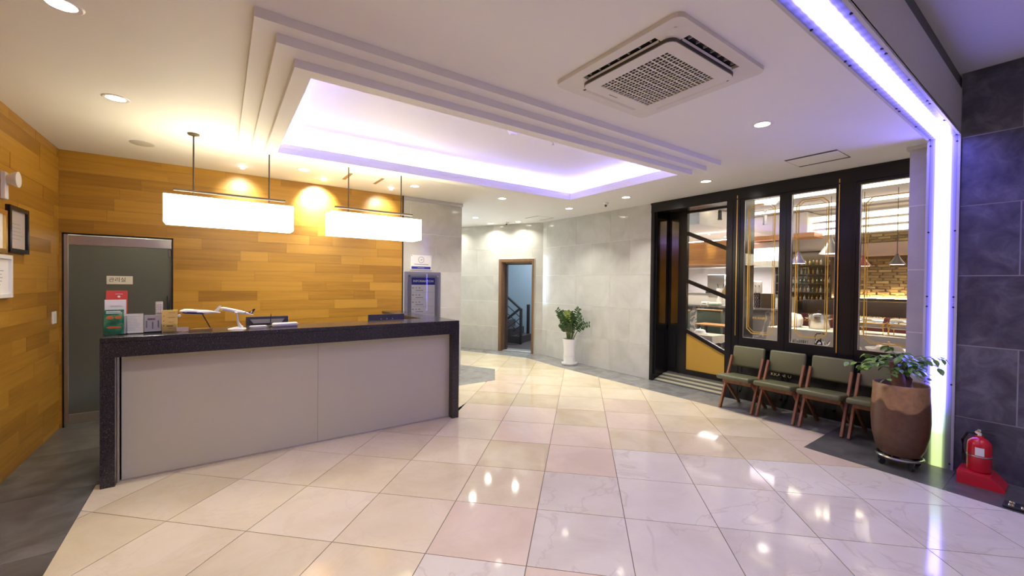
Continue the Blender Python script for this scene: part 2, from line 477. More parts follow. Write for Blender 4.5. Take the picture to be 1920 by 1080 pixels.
def planks(parent, x0, x1, z0, z1, holes=()):
    k0 = math.floor((z0 - 0.049) / PITCH_P)
    z = 0.049 + k0 * PITCH_P
    while z < z1:
        x = x0 - R.uniform(0, 0.9)
        while x < x1:
            ln = R.choice((0.614, 0.614, 0.92, 0.92, 1.23, 0.307))
            rs = [(max(x, x0), min(x + ln, x1), max(z, z0), min(z + PITCH_P, z1))]
            for h in holes: rs = [r for q in rs for r in minus(q, h)]
            for a, b, c, d in rs:
                if b - a < 0.01 or d - c < 0.01: continue
                hw, hh = (b - a - .0012) / 2, (d - c - .0012) / 2
                obj('wood_plank', MB().box(-hw, hw, -R.uniform(0.0, 0.003), 0.012, -hh, hh), WOODWALL, parent, ((a + b) / 2, 0, (c + d) / 2), smooth=False)
            x += ln
        z += PITCH_P

YW = 6.36
DOORH = (-1.335, -.42, 0.0, 2.085)
BACKING = P('dark_backing_board', (0.05, 0.035, 0.02), 0.9)
wb = wall('wall_back', 'honey coloured wood plank wall behind the reception desk', (0, YW, 0), 0, -1.36, 2.41, CEIL, BACKING, holes=(DOORH,))
planks(wb, -1.36, 2.395, 0.0, CEIL, (DOORH,))
obj('edge_trim', MB().box(2.395, 2.41, -.012, .02, 0, CEIL), BLACKMET, wb)
wl = wall('wall_left', 'honey coloured wood plank side wall with framed certificates', (-1.36, 0, 0), PI / 2, -2.3, YW + .1, HIGH, BACKING)
planks(wl, 2.6, YW, 0.0, CEIL)
obj('plain_panel', MB().box(-2.3, 2.598, 0, .012, 0, HIGH), WOODWALL, wl)
wp = wall('wall_pillar', 'grey tiled pillar wall with the information board', (0, YW, 0), 0, 2.41, 3.46, CEIL, GROUT_C, depth=3.3, face=.003)
tiles(wp, 2.41, 3.46, ROWS, .91, [2.55, 2.05, 2.55, 2.07, 2.53], GREYTILE)
obj('top_trim', MB().box(2.41, 3.47, -.02, .0, 2.90, 2.955), ALU, wp)
wr = wall('wall_right', 'grey polished stone tile wall behind the white potted plant', (5.94, 0, 0), -PI / 2, -7.14, -4.305, CEIL, GROUT_C, face=.003)
tiles(wr, -7.14, -4.305, ROWS, .905, [-5.18, -5.645, -5.19, -5.65, -5.19], GREYTILE)
AX, AY, AANG = 5.94, 7.14, math.radians(118.48)
OPEN = (-1.03, -.25, 0.0, 2.09)
wa = wall('wall_corridor', 'slanted grey tiled corridor wall with the stair doorway', (AX, AY, 0), AANG - PI, -3.1, 0.0, CEIL, GROUT_C, depth=.14, holes=(OPEN,), face=.003)
tiles(wa, -3.1, 0.0, ROWS, .905, [-.35, -.8, -.35, -.8, -.35], GREYTILE, holes=(OPEN,))
we = wall('wall_entry', 'dark slate tile wall beside the light portal', (5.28, 0, 0), -PI / 2, -.685, 2.3, HIGH, GROUT_D, depth=.7, face=.003)
DROWS = [0, .48, 1.103, 1.706, 2.311, 2.905, HIGH]
tiles(we, -.685, 2.3, DROWS, 1.2, [.36, -.335, .335, -.34, .335, -.337], DARKTILE, gap=.009)
wbh = wall('wall_behind', 'plain pale wall of the entrance behind the viewpoint', (0, -2.3, 0), PI, -5.4, 1.5, HIGH, P('pale_entry_paint', (0.55, 0.53, 0.5), 0.6))
pl = thing('trim_1', 'narrow grey tiled pilaster beside the shop window', 'pilaster', (5.47, .865, 0), 0, None, 'structure')
obj('core', MB().box(.003, .6, -.18, .18, 0, CEIL), GROUT_C, pl, smooth=False)
for za, zb in zip(ROWS, ROWS[1:]):
    obj('wall_tile', MB().box(0, .012, -.1795, .1795, za + .004, zb - .004), GREYTILE, pl, smooth=False)
obj('cap', MB().box(-.025, .05, -.18, .20, 2.925, CEIL), PAINT_G, pl)

# corridor end with a daylight window
ce = wall('wall_end', 'corridor end wall around the daylight window', (0, 9.62, 0), 0, 3.4, 4.75, CEIL, PAINT, holes=((3.55, 4.45, .9, 2.5),), face=0.0)
wn = thing('window_1', 'corridor daylight window at the end past the pillar', 'window', (4.0, 9.66, .9), 0, None, 'structure')
fm = MB()
for a, b, c, d in ((-.45, -.4, 0, 1.6), (.4, .45, 0, 1.6), (-.4, .4, 0, .05), (-.4, .4, 1.55, 1.6), (-.02, .02, .05, 1.55)): fm.box(a, b, -.03, .03, c, d)
obj('window_frame', fm, WHITEPL, wn)
obj('pane', MB().box(-.4, .4, -.004, .004, .05, 1.55), CLEAR, wn)

# ---------------------------------------------------------------- structure: ceiling with the stepped light tray
ON = [(.15, 2.436), (4.48, 2.375), (4.52, 4.74), (.165, 4.80)]
S2 = [(.255, 2.527), (4.395, 2.49), (4.43, 4.66), (.27, 4.73)]
S3 = [(.358, 2.645), (4.255, 2.57), (4.29, 4.55), (.368, 4.62)]
LIP = [(.458, 2.734), (4.125, 2.668), (4.155, 4.40), (.467, 4.50)]
def grow(q, d):
    cx = sum(p[0] for p in q) / 4; cy = sum(p[1] for p in q) / 4
    return [(p[0] + math.copysign(d, p[0] - cx), p[1] + math.copysign(d, p[1] - cy)) for p in q]
REC = grow(LIP, .085)
def ring(mb, outer, inner, z0, z1):
    for i in range(4):
        j = (i + 1) % 4
        mb.poly([outer[i], outer[j], inner[j], inner[i]], z0, z1)
    return mb
FULL = [(-1.36, .72), (6.0, .72), (6.0, 9.7), (-1.36, 9.7)]
ce_ = obj('ceiling', ring(MB(), FULL, grow(REC, .03), CEIL, CEIL + .10), PAINT, smooth=False)
tag(ce_, 'white painted lobby ceiling around the stepped light tray', 'ceiling', kind='structure')
ty = thing('trim_2', 'white stepped ceiling tray glowing with concealed bluish light', 'ceiling tray', (0, 0, 0), 0, None, 'structure')
obj('step_frame', ring(MB(), ON, REC, 2.91, 2.9595), PAINT, ty, smooth=False)
obj('step_frame', ring(MB(), S2, REC, 2.86, 2.9099), PAINT, ty, smooth=False)
obj('step_frame', ring(MB(), S3, LIP, 2.81, 2.8599), PAINT, ty, smooth=False)
LIPO = grow(LIP, .018)
obj('lip', ring(MB(), LIPO, LIP, 2.8605, 2.905), PAINT, ty, smooth=False)
rb = ring(MB(), grow(REC, .03), REC, CEIL - .02, 3.075)
rb.poly(grow(REC, .03), 3.075, 3.10)
obj('recess', rb, PAINT, ty, smooth=False)
sa_ = grow(LIP, .040); sb_ = grow(LIP, .027)
obj('led_strip', ring(MB(), sa_, sb_, 2.866, 2.878), COVE, ty, smooth=False)
hc = obj('ceiling', MB().box(-1.5, 5.9, -2.45, .95, HIGH, HIGH + .1), P('grey_white_entry_ceiling', (0.72, 0.71, 0.72), 0.6, noise=.02), smooth=False)
tag(hc, 'higher pale ceiling of the entrance beyond the light portal', 'ceiling', kind='structure')
bm_ = obj('trim_3', MB().box(-1.36, 5.6, .685, .89, 2.955, 3.335), PAINT_G, smooth=False)
tag(bm_, 'grey painted ceiling beam above the light portal', 'beam', kind='structure')
obj('dark_strip', MB().box(-1.36, 5.6, .70, .89, 3.335, HIGH), DARKSTRIP, bm_, smooth=False)  # dark grey strip between the beam and the high ceiling

# ---------------------------------------------------------------- LED portal
def band_mat(name, vertical):
    m, n, l, b = nt(name)
    tc = n.new('ShaderNodeTexCoord'); sp = n.new('ShaderNodeSeparateXYZ'); l.new(tc.outputs['Object'], sp.inputs[0])
    ab = n.new('ShaderNodeMath'); ab.operation = 'ABSOLUTE'; l.new(sp.outputs[1], ab.inputs[0])
    mr = n.new('ShaderNodeMapRange'); mr.inputs[2].default_value = .0875
    l.new(ab.outputs[0], mr.inputs[0])
    pr_ = ramp(n, [(0.0, (1, 1, 1)), (.30, (.92, .92, .92)), (.50, (.22, .22, .22)), (.64, (.05, .05, .05)), (.82, (.022, .022, .022)), (1.0, (.010, .010, .010))])
    pr_.color_ramp.interpolation = 'EASE'
    l.new(mr.outputs[0], pr_.inputs[0])
    out = pr_.outputs[0]
    if not vertical:
        # single LEDs behind the diffuser
        wv = n.new('ShaderNodeMath'); wv.operation = 'MULTIPLY'; wv.inputs[1].default_value = 2 * PI / .085
        sn = n.new('ShaderNodeMath'); sn.operation = 'SINE'
        ml = n.new('ShaderNodeMath'); ml.operation = 'MULTIPLY_ADD'; ml.inputs[1].default_value = .18; ml.inputs[2].default_value = .82
        l.new(sp.outputs[0], wv.inputs[0]); l.new(wv.outputs[0], sn.inputs[0]); l.new(sn.outputs[0], ml.inputs[0])
        mm = n.new('ShaderNodeMath'); mm.operation = 'MULTIPLY'; l.new(out, mm.inputs[0]); l.new(ml.outputs[0], mm.inputs[1]); out = mm.outputs[0]
    st = n.new('ShaderNodeMath'); st.operation = 'MULTIPLY'; st.inputs[1].default_value = E_BAND
    l.new(out, st.inputs[0])
    b.inputs['Base Color'].default_value = (.16, .16, .2, 1); b.inputs['Roughness'].default_value = .3
    if vertical:
        mg = n.new('ShaderNodeMapRange'); mg.interpolation_type = 'SMOOTHSTEP'
        mg.inputs[1].default_value = .0; mg.inputs[2].default_value = .80
        l.new(sp.outputs[2], mg.inputs[0])
        rp = ramp(n, [(0.0, (.019, .024, .009)), (.30, (.022, .032, .014)), (.62, (.06, .09, .09)), (1.0, BAND_C)])
        l.new(mg.outputs[0], rp.inputs[0]); l.new(rp.outputs[0], b.inputs['Emission Color'])
    else:
        b.inputs['Emission Color'].default_value = (*BAND_C, 1)
    l.new(st.outputs[0], b.inputs['Emission Strength'])
    return m
FLANGE = P('white_grey_flange', (0.55, 0.54, 0.56), 0.4, noise=.02)
lp = thing('light_portal', 'backlit blue white light portal running over the ceiling and down the pillar', 'light portal', (0, .785, 0))
fm = MB()
for a, b in ((-.105, -.088), (.088, .105)):
    fm.box(-1.36, 5.275, a, b, 2.93, 2.9549); fm.box(5.252, 5.2795, a, b, 0, 2.93)
fm.box(-1.36, 5.275, -.105, .105, 2.946, 2.9549); fm.box(5.27, 5.2795, -.105, .105, 0, 2.955)
obj('housing', fm, FLANGE, lp, smooth=False)
bh, bv = band_mat('ceiling_led_diffuser', False), band_mat('wall_led_diffuser', True)
xe = 5.262
for k in range(6):
    x1 = xe - k * 1.1; x0 = x1 - 1.097
    obj('diffuser_panel', MB().box(max(x0, -1.35), x1, -.0875, .0875, 2.934, 2.945), bh, lp, smooth=False)
for z0, z1 in ((0.0, 1.47), (1.473, 2.932)):
    obj('diffuser_panel', MB().box(5.256, 5.268, -.0875, .0875, z0, z1), bv, lp, smooth=False)
scm = MB().cyl((0, 0, 0), (0, 0, .006), .0075, 10).mesh('screw', P('dark_screw', (.03, .03, .05), .4, .6))
for k in range(6):
    for dx in (.04, .55, 1.06):
        for s in (-1, 1):
            x = xe - k * 1.1 - dx
            if x > -1.3: link('screw', scm, lp, (x, s * .083, 2.9275))
for z in (.05, .75, 1.43, 1.52, 2.1, 2.88):
    for s in (-1, 1): link('screw', scm, lp, (5.25, s * .083, z), (0, PI / 2, 0))

# ---------------------------------------------------------------- shop front (black frame, three windows, glass door)
XS = 5.94
MIRR = P('dark_bronze_glass', (0.55, 0.50, 0.36), 0.12, 1.0, noise=.3, nscale=2)
sf = thing('trim_4', 'black lacquered shop front frame with gold strips', 'shop front', (XS, 0, 0), 0, None, 'structure')
mb = MB().box(-.012, .12, .70, 4.31, 2.80, 2.957).box(-.024, .0, .70, 4.31, 2.925, 2.957).box(-.018, .0, .70, 4.31, 2.80, 2.815)
obj('top_beam', mb, BLACKMET, sf, smooth=False)
obj('jamb_post', MB().box(-.015, .42, 4.235, 4.305, 0, 2.8).box(-.022, .03, 4.245, 4.295, 0, 2.8), BLACKMET, sf, smooth=False)
obj('post', MB().box(-.01, .42, 2.86, 3.045, 0, 2.8).box(-.018, 0, 2.955, 3.03, .02, 2.78), BLACKMET, sf, smooth=False)
obj('post', MB().box(-.01, .12, 1.575, 1.72, .78, 2.8).box(-.018, 0, 1.60, 1.70, .8, 2.78), BLACKMET, sf, smooth=False)
obj('gold_strip', MB().box(-.016, -.008, 2.893, 2.903, .90, 2.86), GOLD, sf, smooth=False)
obj('gold_strip', MB().box(-.016, -.008, 1.727, 1.737, .82, 2.86), GOLD, sf, smooth=False)
lowp = MB().box(.0, .12, .70, 2.86, .02, .745).box(-.03, .12, .70, 2.88, .745, .785)
for a, b in ((2.30, 2.83), (1.73, 2.26), (.98, 1.55)):
    lowp.box(-.012, 0, a, a + .025, .12, .70).box(-.012, 0, b - .025, b, .12, .70).box(-.012, 0, a, b, .12, .145).box(-.012, 0, a, b, .675, .70)
lp_ = obj('lower_panel', lowp, BLACKMET, sf, smooth=False)
obj('plinth', MB().box(-.004, .12, .70, 2.86, 0, .02), P('worn_grey_plinth', (.25, .25, .24), .6, noise=.5, nscale=14), sf, smooth=False)
text('lettering', 'KKANBU', .052, P('pale_gold_letters', (.70, .62, .45), .4, .4), lp_, (-.004, 2.315, .445), (PI / 2, 0, -PI / 2), .002, sx=1.15)
obj('soffit', MB().box(.11, .42, 2.86, 4.31, 2.80, 2.95), BLACKMET, sf, smooth=False)
# side return of the recess and the narrow sidelight
rtn = MB().box(.03, .36, 4.222, 4.236, .10, .86).box(.02, .05, 4.21, 4.236, .1, 2.8).box(.33, .37, 4.21, 4.236, .1, 2.8).box(.03, .36, 4.21, 4.236, .84, .93).box(.03, .36, 4.21, 4.236, 2.70, 2.8)
obj('side_frame', rtn, BLACKMET, sf, smooth=False)
obj('side_pane', MB().box(.05, .33, 4.226, 4.232, .93, 2.70), MIRR, sf, smooth=False)
sdl = MB().box(.36, .42, 4.19, 4.235, .1, 2.8).box(.36, .42, 3.985, 4.03, .1, 2.8).box(.365, .41, 4.03, 4.19, .1, .86).box(.36, .42, 4.03, 4.19, .84, .93).box(.36, .42, 4.03, 4.19, 2.7, 2.8)
sdl.box(.352, .365, 4.05, 4.17, .2, .76)
obj('sidelight_frame', sdl, BLACKMET, sf, smooth=False)
obj('sidelight_pane', MB().box(.385, .391, 4.03, 4.19, .93, 2.70), MIRR, sf, smooth=False)
# recessed ramp with brass strips
rm = thing('entrance_mat', 'ribbed grey entrance ramp mat with three brass strips at the shop door', 'mat', (5.95, 3.64, 0))
mb = MB()
mb.raw([(0, -.59, .004), (0, .59, .004), (.37, .59, .004), (.37, -.59, .004), (0, -.59, .012), (0, .59, .012), (.37, .59, .125), (.37, -.59, .125)],
       [(0, 1, 2, 3), (4, 7, 6, 5), (0, 4, 5, 1), (2, 6, 7, 3), (1, 5, 6, 2), (0, 3, 7, 4)])
obj('ramp', mb, P('ribbed_dark_rubber', (.075, .075, .07), .6), rm, smooth=False)
for k in range(3):
    x = .045 + k * .105; z = .012 + x * .113 / .37
    obj('brass_strip', MB().box(-.026, .026, -.585, .585, -.003, .004), P('pale_brass', (.50, .46, .33), .45, .35, noise=.1), rm, (x, 0, z + .001), (0, -math.atan(.113 / .37), 0), smooth=False)

def sash_window(name, label, y0, y1, z0, z1, gy0, gy1, gz0, gz1, decal):
    t = thing(name, label, 'window', (XS, (y0 + y1) / 2, z0), 0, None, 'structure')
    c = (y0 + y1) / 2
    f = MB()
    a0, a1, b0, b1 = y0 - c + .002, y1 - c - .002, gy0 - c, gy1 - c
    h = z1 - z0 - .002; g0, g1 = gz0 - z0, gz1 - z0
    f.box(-.004, .07, a0, b0, .0, h).box(-.004, .07, b1, a1, .0, h).box(-.004, .07, b0, b1, .0, g0).box(-.004, .07, b0, b1, g1, h)
    obj('sash', f, BLACKMET, t, smooth=False)
    bd = MB()
    bd.box(.004, .012, b0, b0 + .006, g0, g1).box(.004, .012, b1 - .006, b1, g0, g1).box(.004, .012, b0, b1, g0, g0 + .006).box(.004, .012, b0, b1, g1 - .006, g1)
    obj('glazing_bead', bd, ALU, t, smooth=False)
    p = obj('pane', MB().box(.016, .022, b0, b1, g0, g1), CLEAR, t, smooth=False)
    # double gold line with cut corners
    d = MB()
    l, r_, lo, hi, k = b0 + decal[0], b1 - decal[1], g0 + decal[2], g1 - decal[3], .06
    for ins, wd in ((0, .012), (.022, .006)):
        L, Rr, B, Tp, kk = l + ins, r_ - ins, lo + ins, hi - ins, k
        pts = [(L + kk, B), (Rr - kk, B), (Rr, B + kk), (Rr, Tp - kk), (Rr - kk, Tp), (L + kk, Tp), (L, Tp - kk), (L, B + kk)]
        for i in range(8):
            q0, q1 = pts[i], pts[(i + 1) % 8]
            d.bar((.0145, q0[0], q0[1]), (.0145, q1[0], q1[1]), wd, .0012, upv=(1, 0, 0))
    obj('gold_line', d, GOLDP, p, smooth=False)
    text('lettering', 'KKANBU', .042, GOLDP, p, (.0142, (l + r_) / 2, lo + .21), (PI / 2, 0, -PI / 2), .0006, sx=1.1)
    return t
sash_window('window_2', 'black framed shop window beside the glass door', 2.287, 2.858, .785, 2.80, 2.365, 2.805, .882, 2.775, (.06, .05, .07, .08))
sash_window('window_3', 'middle black framed shop window with gold lines, behind the chairs', 1.722, 2.283, .785, 2.80, 1.765, 2.232, .882, 2.765, (.075, .055, .09, .09))
sash_window('window_4', 'black framed shop window next to the tiled pilaster, behind the big planter', .72, 1.573, .785, 2.80, .84, 1.54, .882, 2.765, (.20, .05, .09, .16))

d1 = thing('door_1', 'black framed glass shop door with slanting bars and yellow lower panel', 'door', (6.30, 3.59, .13), 0, None, 'structure')
Y0, Y1 = 3.05 - 3.59, 3.985 - 3.59
g0, g1 = 3.225 - 3.59, 3.88 - 3.59
f = MB().box(0, .06, Y0, g0, 0, 2.76).box(0, .06, g1, Y1, 0, 2.76).box(0, .06, g0, g1, 0, .08).box(0, .06, g0, g1, 2.645, 2.76)
obj('door_frame', f, BLACKMET, d1, smooth=False)
for a, b in ((2.45, 2.16), (1.67, 1.42), (.85, .57)):
    obj('slanted_bar', MB().bar((.02, g1, a - .13), (.02, g0, b - .13), .06, .04, upv=(1, 0, 0)), BLACKMET, d1, smooth=False)
obj('pane', MB().box(.038, .044, g0, g1, .08, 2.645), CLEAR, d1, smooth=False)
yp = MB()
yp.raw([(.022, g0, .08), (.022, g1, .08), (.022, g1, .72), (.022, g0, .44), (.034, g0, .08), (.034, g1, .08), (.034, g1, .72), (.034, g0, .44)],
       [(0, 3, 2, 1), (4, 5, 6, 7), (0, 1, 5, 4), (1, 2, 6, 5), (2, 3, 7, 6), (3, 0, 4, 7)])
obj('yellow_panel', yp, P('mustard_panel', (.56, .33, .045), .4, noise=.04, nscale=4), d1, smooth=False)
obj('handle', MB().cyl((-.04, g0 - .05, .75), (-.04, g0 - .05, 1.25), .011).cyl((-.04, g0 - .05, .8), (.0, g0 - .05, .8), .007).cyl((-.04, g0 - .05, 1.2), (.0, g0 - .05, 1.2), .007), DARKBRONZE, d1)

# ---------------------------------------------------------------- restaurant behind the glass
ZF = .13
rf = obj('floor', MB().box(6.30, 10.6, -.6, 6.7, ZF - .06, ZF), wood('dark_cafe_floor', [(0, (.05, .03, .02)), (1, (.12, .075, .045))], rough=.3), smooth=False)
tag(rf, 'dark floor inside the restaurant', 'floor', kind='structure')
rc = obj('ceiling', MB().box(6.06, 10.6, -.6, 6.7, 3.06, 3.12), P('restaurant_ceiling', (.46, .43, .42), .6, noise=.02), smooth=False)
tag(rc, 'grey ceiling inside the restaurant', 'ceiling', kind='structure')
rw = obj('wall_restaurant', MB().box(10.5, 10.6, -.6, 6.7, 0, 3.1).box(6.06, 10.6, -.7, -.6, 0, 3.1).box(6.1, 10.6, 6.7, 6.8, 0, 3.1), P('off_white_plaster', (.66, .60, .55), .7), smooth=False)
tag(rw, 'restaurant walls with brick facing beyond the shop windows', 'wall', kind='structure')
BRICK = wood('tan_brick', [(0, (.13, .085, .045)), (.4, (.25, .17, .085)), (.7, (.36, .26, .13)), (1, (.45, .34, .19))], scale=(9, 9, 9), rough=.85, rnd=.6)
bm0 = MB().box(-.04, .02, -.098, .098, -.024, .024, .004, 1).mesh('brick', BRICK, False)
mort = obj('mortar', MB().box(10.47, 10.5, 1.3, 3.12, 1.40, 2.66), P('brown_mortar', (.21, .165, .11), .9), rw, smooth=False)
z = 1.428; k = 0
while z < 2.65:
    if not 2.17 < z < 2.45:
        y = 1.30 + (.1 if k % 2 else 0) + R.uniform(-.03, .03)
        while y < 3.05:
            b_ = link('brick', bm0, rw, (10.475 + R.uniform(0, .018), y + .1, z)); b_.scale = (1, R.uniform(.8, 1.0), R.uniform(.88, 1.0))
            y += .2045
    z += .0535; k += 1
tag(obj('soffit_beam', MB().box(10.2, 10.5, .6, 3.2, 2.27, 2.44).box(10.15, 10.5, .6, 3.2, 2.20, 2.27), P('pinkish_brown_beam', (.30, .20, .17), .6), smooth=False), 'pinkish brown beam across the brick wall', 'beam', kind='structure')
# LED ledge under the bricks
lg = thing('light_ledge', 'warm glowing ledge under the brick wall', 'light', (10.42, 2.0, 1.33))
obj('ledge', MB().box(-.06, .05, -.9, 1.1, 0, .05), BLACKP, lg, smooth=False)
obj('led_strip', MB().box(-.03, .01, -.9, 1.1, .05, .06), EM('warm_led', (1.0, .68, .30), 36.0), lg, smooth=False)
# booth
MAROON = P('maroon_leather', (.085, .018, .022), .35, noise=.1)
DKL = P('dark_brown_leather', (.018, .010, .009), .4, noise=.15)
bo = thing('booth_bench', 'maroon tufted booth bench with gold studs under the brick wall', 'bench', (9.78, 2.0, ZF))
obj('back_panel', MB().box(.15, .33, -.9, 1.5, .6, 1.20, .02, 2), DKL, bo)
obj('tufted_back', MB().box(-.02, .15, -.9, 1.5, .25, .92, .03, 2), MAROON, bo)
obj('seat', MB().box(-.45, .15, -.9, 1.5, .0, .42, .03, 2), MAROON, bo)
stm = MB().lathe([(0, .008), (.009, .006), (.014, 0)], 10).mesh('stud', GOLD)
for q in range(11): link('stud', stm, bo, (-.02, -.7 + q * .205, .84), (0, -PI / 2, 0))
# bottle shelf
sh = thing('bottle_shelf', 'dark five tier bottle shelf on the restaurant back wall', 'shelf', (10.28, 3.63, 0))
DKW = wood('dark_shelf_wood', [(0, (.02, .014, .01)), (1, (.05, .034, .024))], rough=.4)
obj('back_board', MB().box(.16, .2, -.56, .50, .95, 2.36), DKW, sh, smooth=False)
obj('side_board', MB().box(-.1, .16, -.56, -.53, .95, 2.36), DKW, sh, smooth=False)
obj('side_board', MB().box(-.1, .16, .47, .50, .95, 2.36), DKW, sh, smooth=False)
SHZ = (1.29, 1.48, 1.67, 1.86, 2.05)
for z in SHZ: obj('shelf_board', MB().box(-.1, .16, -.53, .47, z - .02, z), DKW, sh, smooth=False)
obj('base_cabinet', MB().box(-.12, .16, -.56, .50, .13, .95), DKW, sh, smooth=False)
bcols = [((.06, .09, .03), 'green'), ((.20, .10, .025), 'amber'), ((.30, .29, .25), 'clear'), ((.24, .20, .06), 'pale yellow')]
proto = []
for (c, nme), hh in zip(bcols, (.135, .125, .13, .115)):
    g = P('bottle_glass_' + nme.replace(' ', '_'), c, .08, spec=.6, coat=.3)
    proto.append((MB().lathe([(0, 0), (.019, 0), (.021, .006), (.021, hh * .52), (.017, hh * .64), (.007, hh * .74), (.007, hh), (0, hh)], 10).mesh('bottle', g), nme))
ORD = ('first', 'second', 'third', 'fourth', 'fifth', 'sixth', 'seventh', 'eighth', 'ninth', 'tenth', 'eleventh', 'twelfth', 'thirteenth', 'fourteenth', 'fifteenth', 'sixteenth', 'seventeenth', 'eighteenth', 'nineteenth', 'twentieth')
tier = ('lowest', 'second', 'third', 'fourth', 'top')
for s, z in enumerate(SHZ):
    for q in range(13):
        me, nme = proto[(q * 7 + s * 3 + R.randrange(2)) % 4]
        b_ = link('bottle', me, None, (10.26 + R.uniform(-.03, .03), 3.13 + q * .0735, z))
        tag(b_, '%s glass bottle on the %s shelf tier, %s from the brick wall' % (nme, tier[s], ORD[q]), 'bottle', 'bottles on the %s tier' % tier[s])
# warm picture light inside the shelf
area_light('shelf_light', sh, (-.05, 0, 2.34), 4, (1, .85, .6), .1, 'RECTANGLE', .9)

# linear lights and baffles
def linear(label, x, y0, y1, z, w_, h, em, grp=None):
    t = thing('linear_light', label, 'ceiling light', (x, (y0 + y1) / 2, z), 0, grp)
    L = (y1 - y0) / 2
    obj('housing', MB().box(-w_ / 2, w_ / 2, -L, L, h * .8, h), WHITEPL, t, smooth=False)
    obj('diffuser', MB().box(-w_ / 2 + .003, w_ / 2 - .003, -L, L, 0, h * .8), em, t, smooth=False)
EL = EM('linear_tube', (1.0, .86, .62), 3.2)
linear('linear ceiling light inside the restaurant, closest to the shop windows', 7.48, .2, 4.3, 3.0, .06, .055, EL)
linear('linear ceiling light inside the restaurant, second from the shop windows', 8.66, .2, 4.6, 3.0, .06, .055, EL)
EB = EM('baffle_painted_glow', (1.0, .90, .66), 2.0)  # emission stands in for lamplight falling on the white baffles
for k, z in enumerate((2.86, 2.725, 2.59)):
    linear(('topmost', 'middle', 'lowest')[k] + ' baffle with painted-in glow of the three stacked over the brick wall', 9.5, .4, 3.2, z, .10, .10, EB)
tag(obj('duct_box', MB().box(9.3, 10.2, 3.22, 6.0, 2.62, 3.05, .01, 1), P('white_duct', (.66, .64, .62), .5), smooth=False), 'white ceiling duct box inside the restaurant', 'duct')
WOODO = wood('copper_wood_panel', [(0, (.30, .12, .04)), (.5, (.50, .22, .08)), (1, (.62, .33, .15))], scale=(30, 2, 30), rough=.35, rnd=.1)
bk = thing('bulkhead', 'copper coloured wooden bulkhead above the restaurant bar', 'bulkhead', (8.75, 4.75, 2.04))
for k in range(4): obj('panel_board', MB().box(0, .1, -.62, 1.3, k * .13 + .002, (k + 1) * .13 - .002), WOODO, bk, smooth=False)
obj('led_strip', MB().box(.02, .07, -.6, 1.28, .525, .535), EM('added_bulkhead_glow', (1.0, .93, .82), 14.0), bk, smooth=False)  # hidden uplight added here to brighten the white soffit
tag(obj('wooden_soffit', MB().box(9.0, 9.43, 3.0, 4.12, 2.52, 2.61, .005, 1), WOODO, smooth=False), 'orange wooden soffit box above the bottle shelf', 'soffit')
# bar counter
MARB = stone('grey_veined_marble', [(.3, (.09, .082, .08)), (.5, (.13, .12, .115)), (.75, (.19, .175, .17))], 2.5, .2, ((.5, .46, .42), .7, 1.2), .1)
bc = thing('bar_counter', 'grey veined marble bar counter inside the restaurant', 'counter', (8.6, 4.5, ZF))
obj('front_panel', MB().box(0, .5, -1.04, 1.6, 0, 1.0), MARB, bc, smooth=False)
obj('counter_top', MB().box(-.04, .55, -1.08, 1.62, 1.0, 1.04, .004, 1), MARB, bc, smooth=False)
ZB = ZF + 1.04
blk = P('studded_black_metal', (.05, .035, .045), .3, .5)
def basket(y, label):
    t = thing('cutlery_basket', label, 'basket', (8.68, y, ZB))
    obj('body', MB().lathe([(0, 0), (.058, 0), (.06, .01), (.06, .29), (.052, .29), (.05, .02), (0, .02)], 20), blk, t)
    sd = MB()
    for a in range(12):
        for q in range(7):
            an = 2 * PI * (a + .5 * (q % 2)) / 12
            sd.lathe([(0, .006), (.008, .003), (.009, 0)], 6, Matrix.Translation((.06 * math.cos(an), .06 * math.sin(an), .03 + q * .04)) @ Matrix.Rotation(an, 4, 'Z') @ Matrix.Rotation(PI / 2, 4, 'Y'))
    obj('studs', sd, CHROME, t)['kind'] = 'stuff'
basket(4.0, 'black studded cutlery basket on the bar counter, beside the dispenser bottles')
basket(3.83, 'black studded cutlery basket on the bar counter, beside the dark wood box')
tag(obj('wood_box', MB().box(8.62, 8.8, 3.55, 3.74, ZB, ZB + .28, .006, 1), DKW), 'dark wooden box on the bar counter', 'box')
for k in range(4):
    t = thing('dispenser_bottle', 'small black spouted bottle on the white back counter, %s from the white appliance' % ORD[3 - k], 'bottle', (9.35, 4.30 - k * .07, 1.42), 0, 'spouted bottles on the back counter')
    obj('body', MB().lathe([(0, 0), (.022, 0), (.022, .09), (.008, .11), (.006, .15), (0, .15)], 10), P('white_ceramic', (.6, .55, .55), .3), t)
    obj('spout', MB().tube([(0, 0, .15), (0, 0, .17), (-.02, 0, .19)], .006, 6), BLACKP, t)
bkc = thing('back_counter', 'white back counter with a hood in the restaurant kitchen', 'counter', (9.5, 4.7, ZF))
obj('cabinet', MB().box(-.3, .3, -1.1, 1.9, 0, 1.25), WHITEPL, bkc, smooth=False)
obj('counter_top', MB().box(-.32, .32, -1.12, 1.92, 1.25, 1.29), STEEL, bkc, smooth=False)
hd = thing('range_hood', 'stainless range hood with bright lamps in the restaurant kitchen', 'hood', (9.3, 4.6, 2.0))
obj('canopy', MB().box(-.25, .5, -1.0, 1.6, 0, .10).box(-.1, .5, -.95, 1.55, .10, .5), STEEL, hd, smooth=False)
obj('hood_lamp', MB().box(-.27, -.25, -1.0, -.1, .12, .36), EM('hood_lamp_glow', (1.0, .88, .98), 4.0), hd, smooth=False)
kw = obj('wall_kitchen', MB().box(10.4, 10.5, 4.14, 6.7, .13, 3.05), P('white_kitchen_wall', (.7, .68, .68), .5), smooth=False)
tag(kw, 'white kitchen wall behind the bar', 'wall', kind='structure')
area_light('kitchen_light', bkc, (.0, .3, 1.80), 30, (1.0, .93, .9), .3, 'RECTANGLE', 1.8)
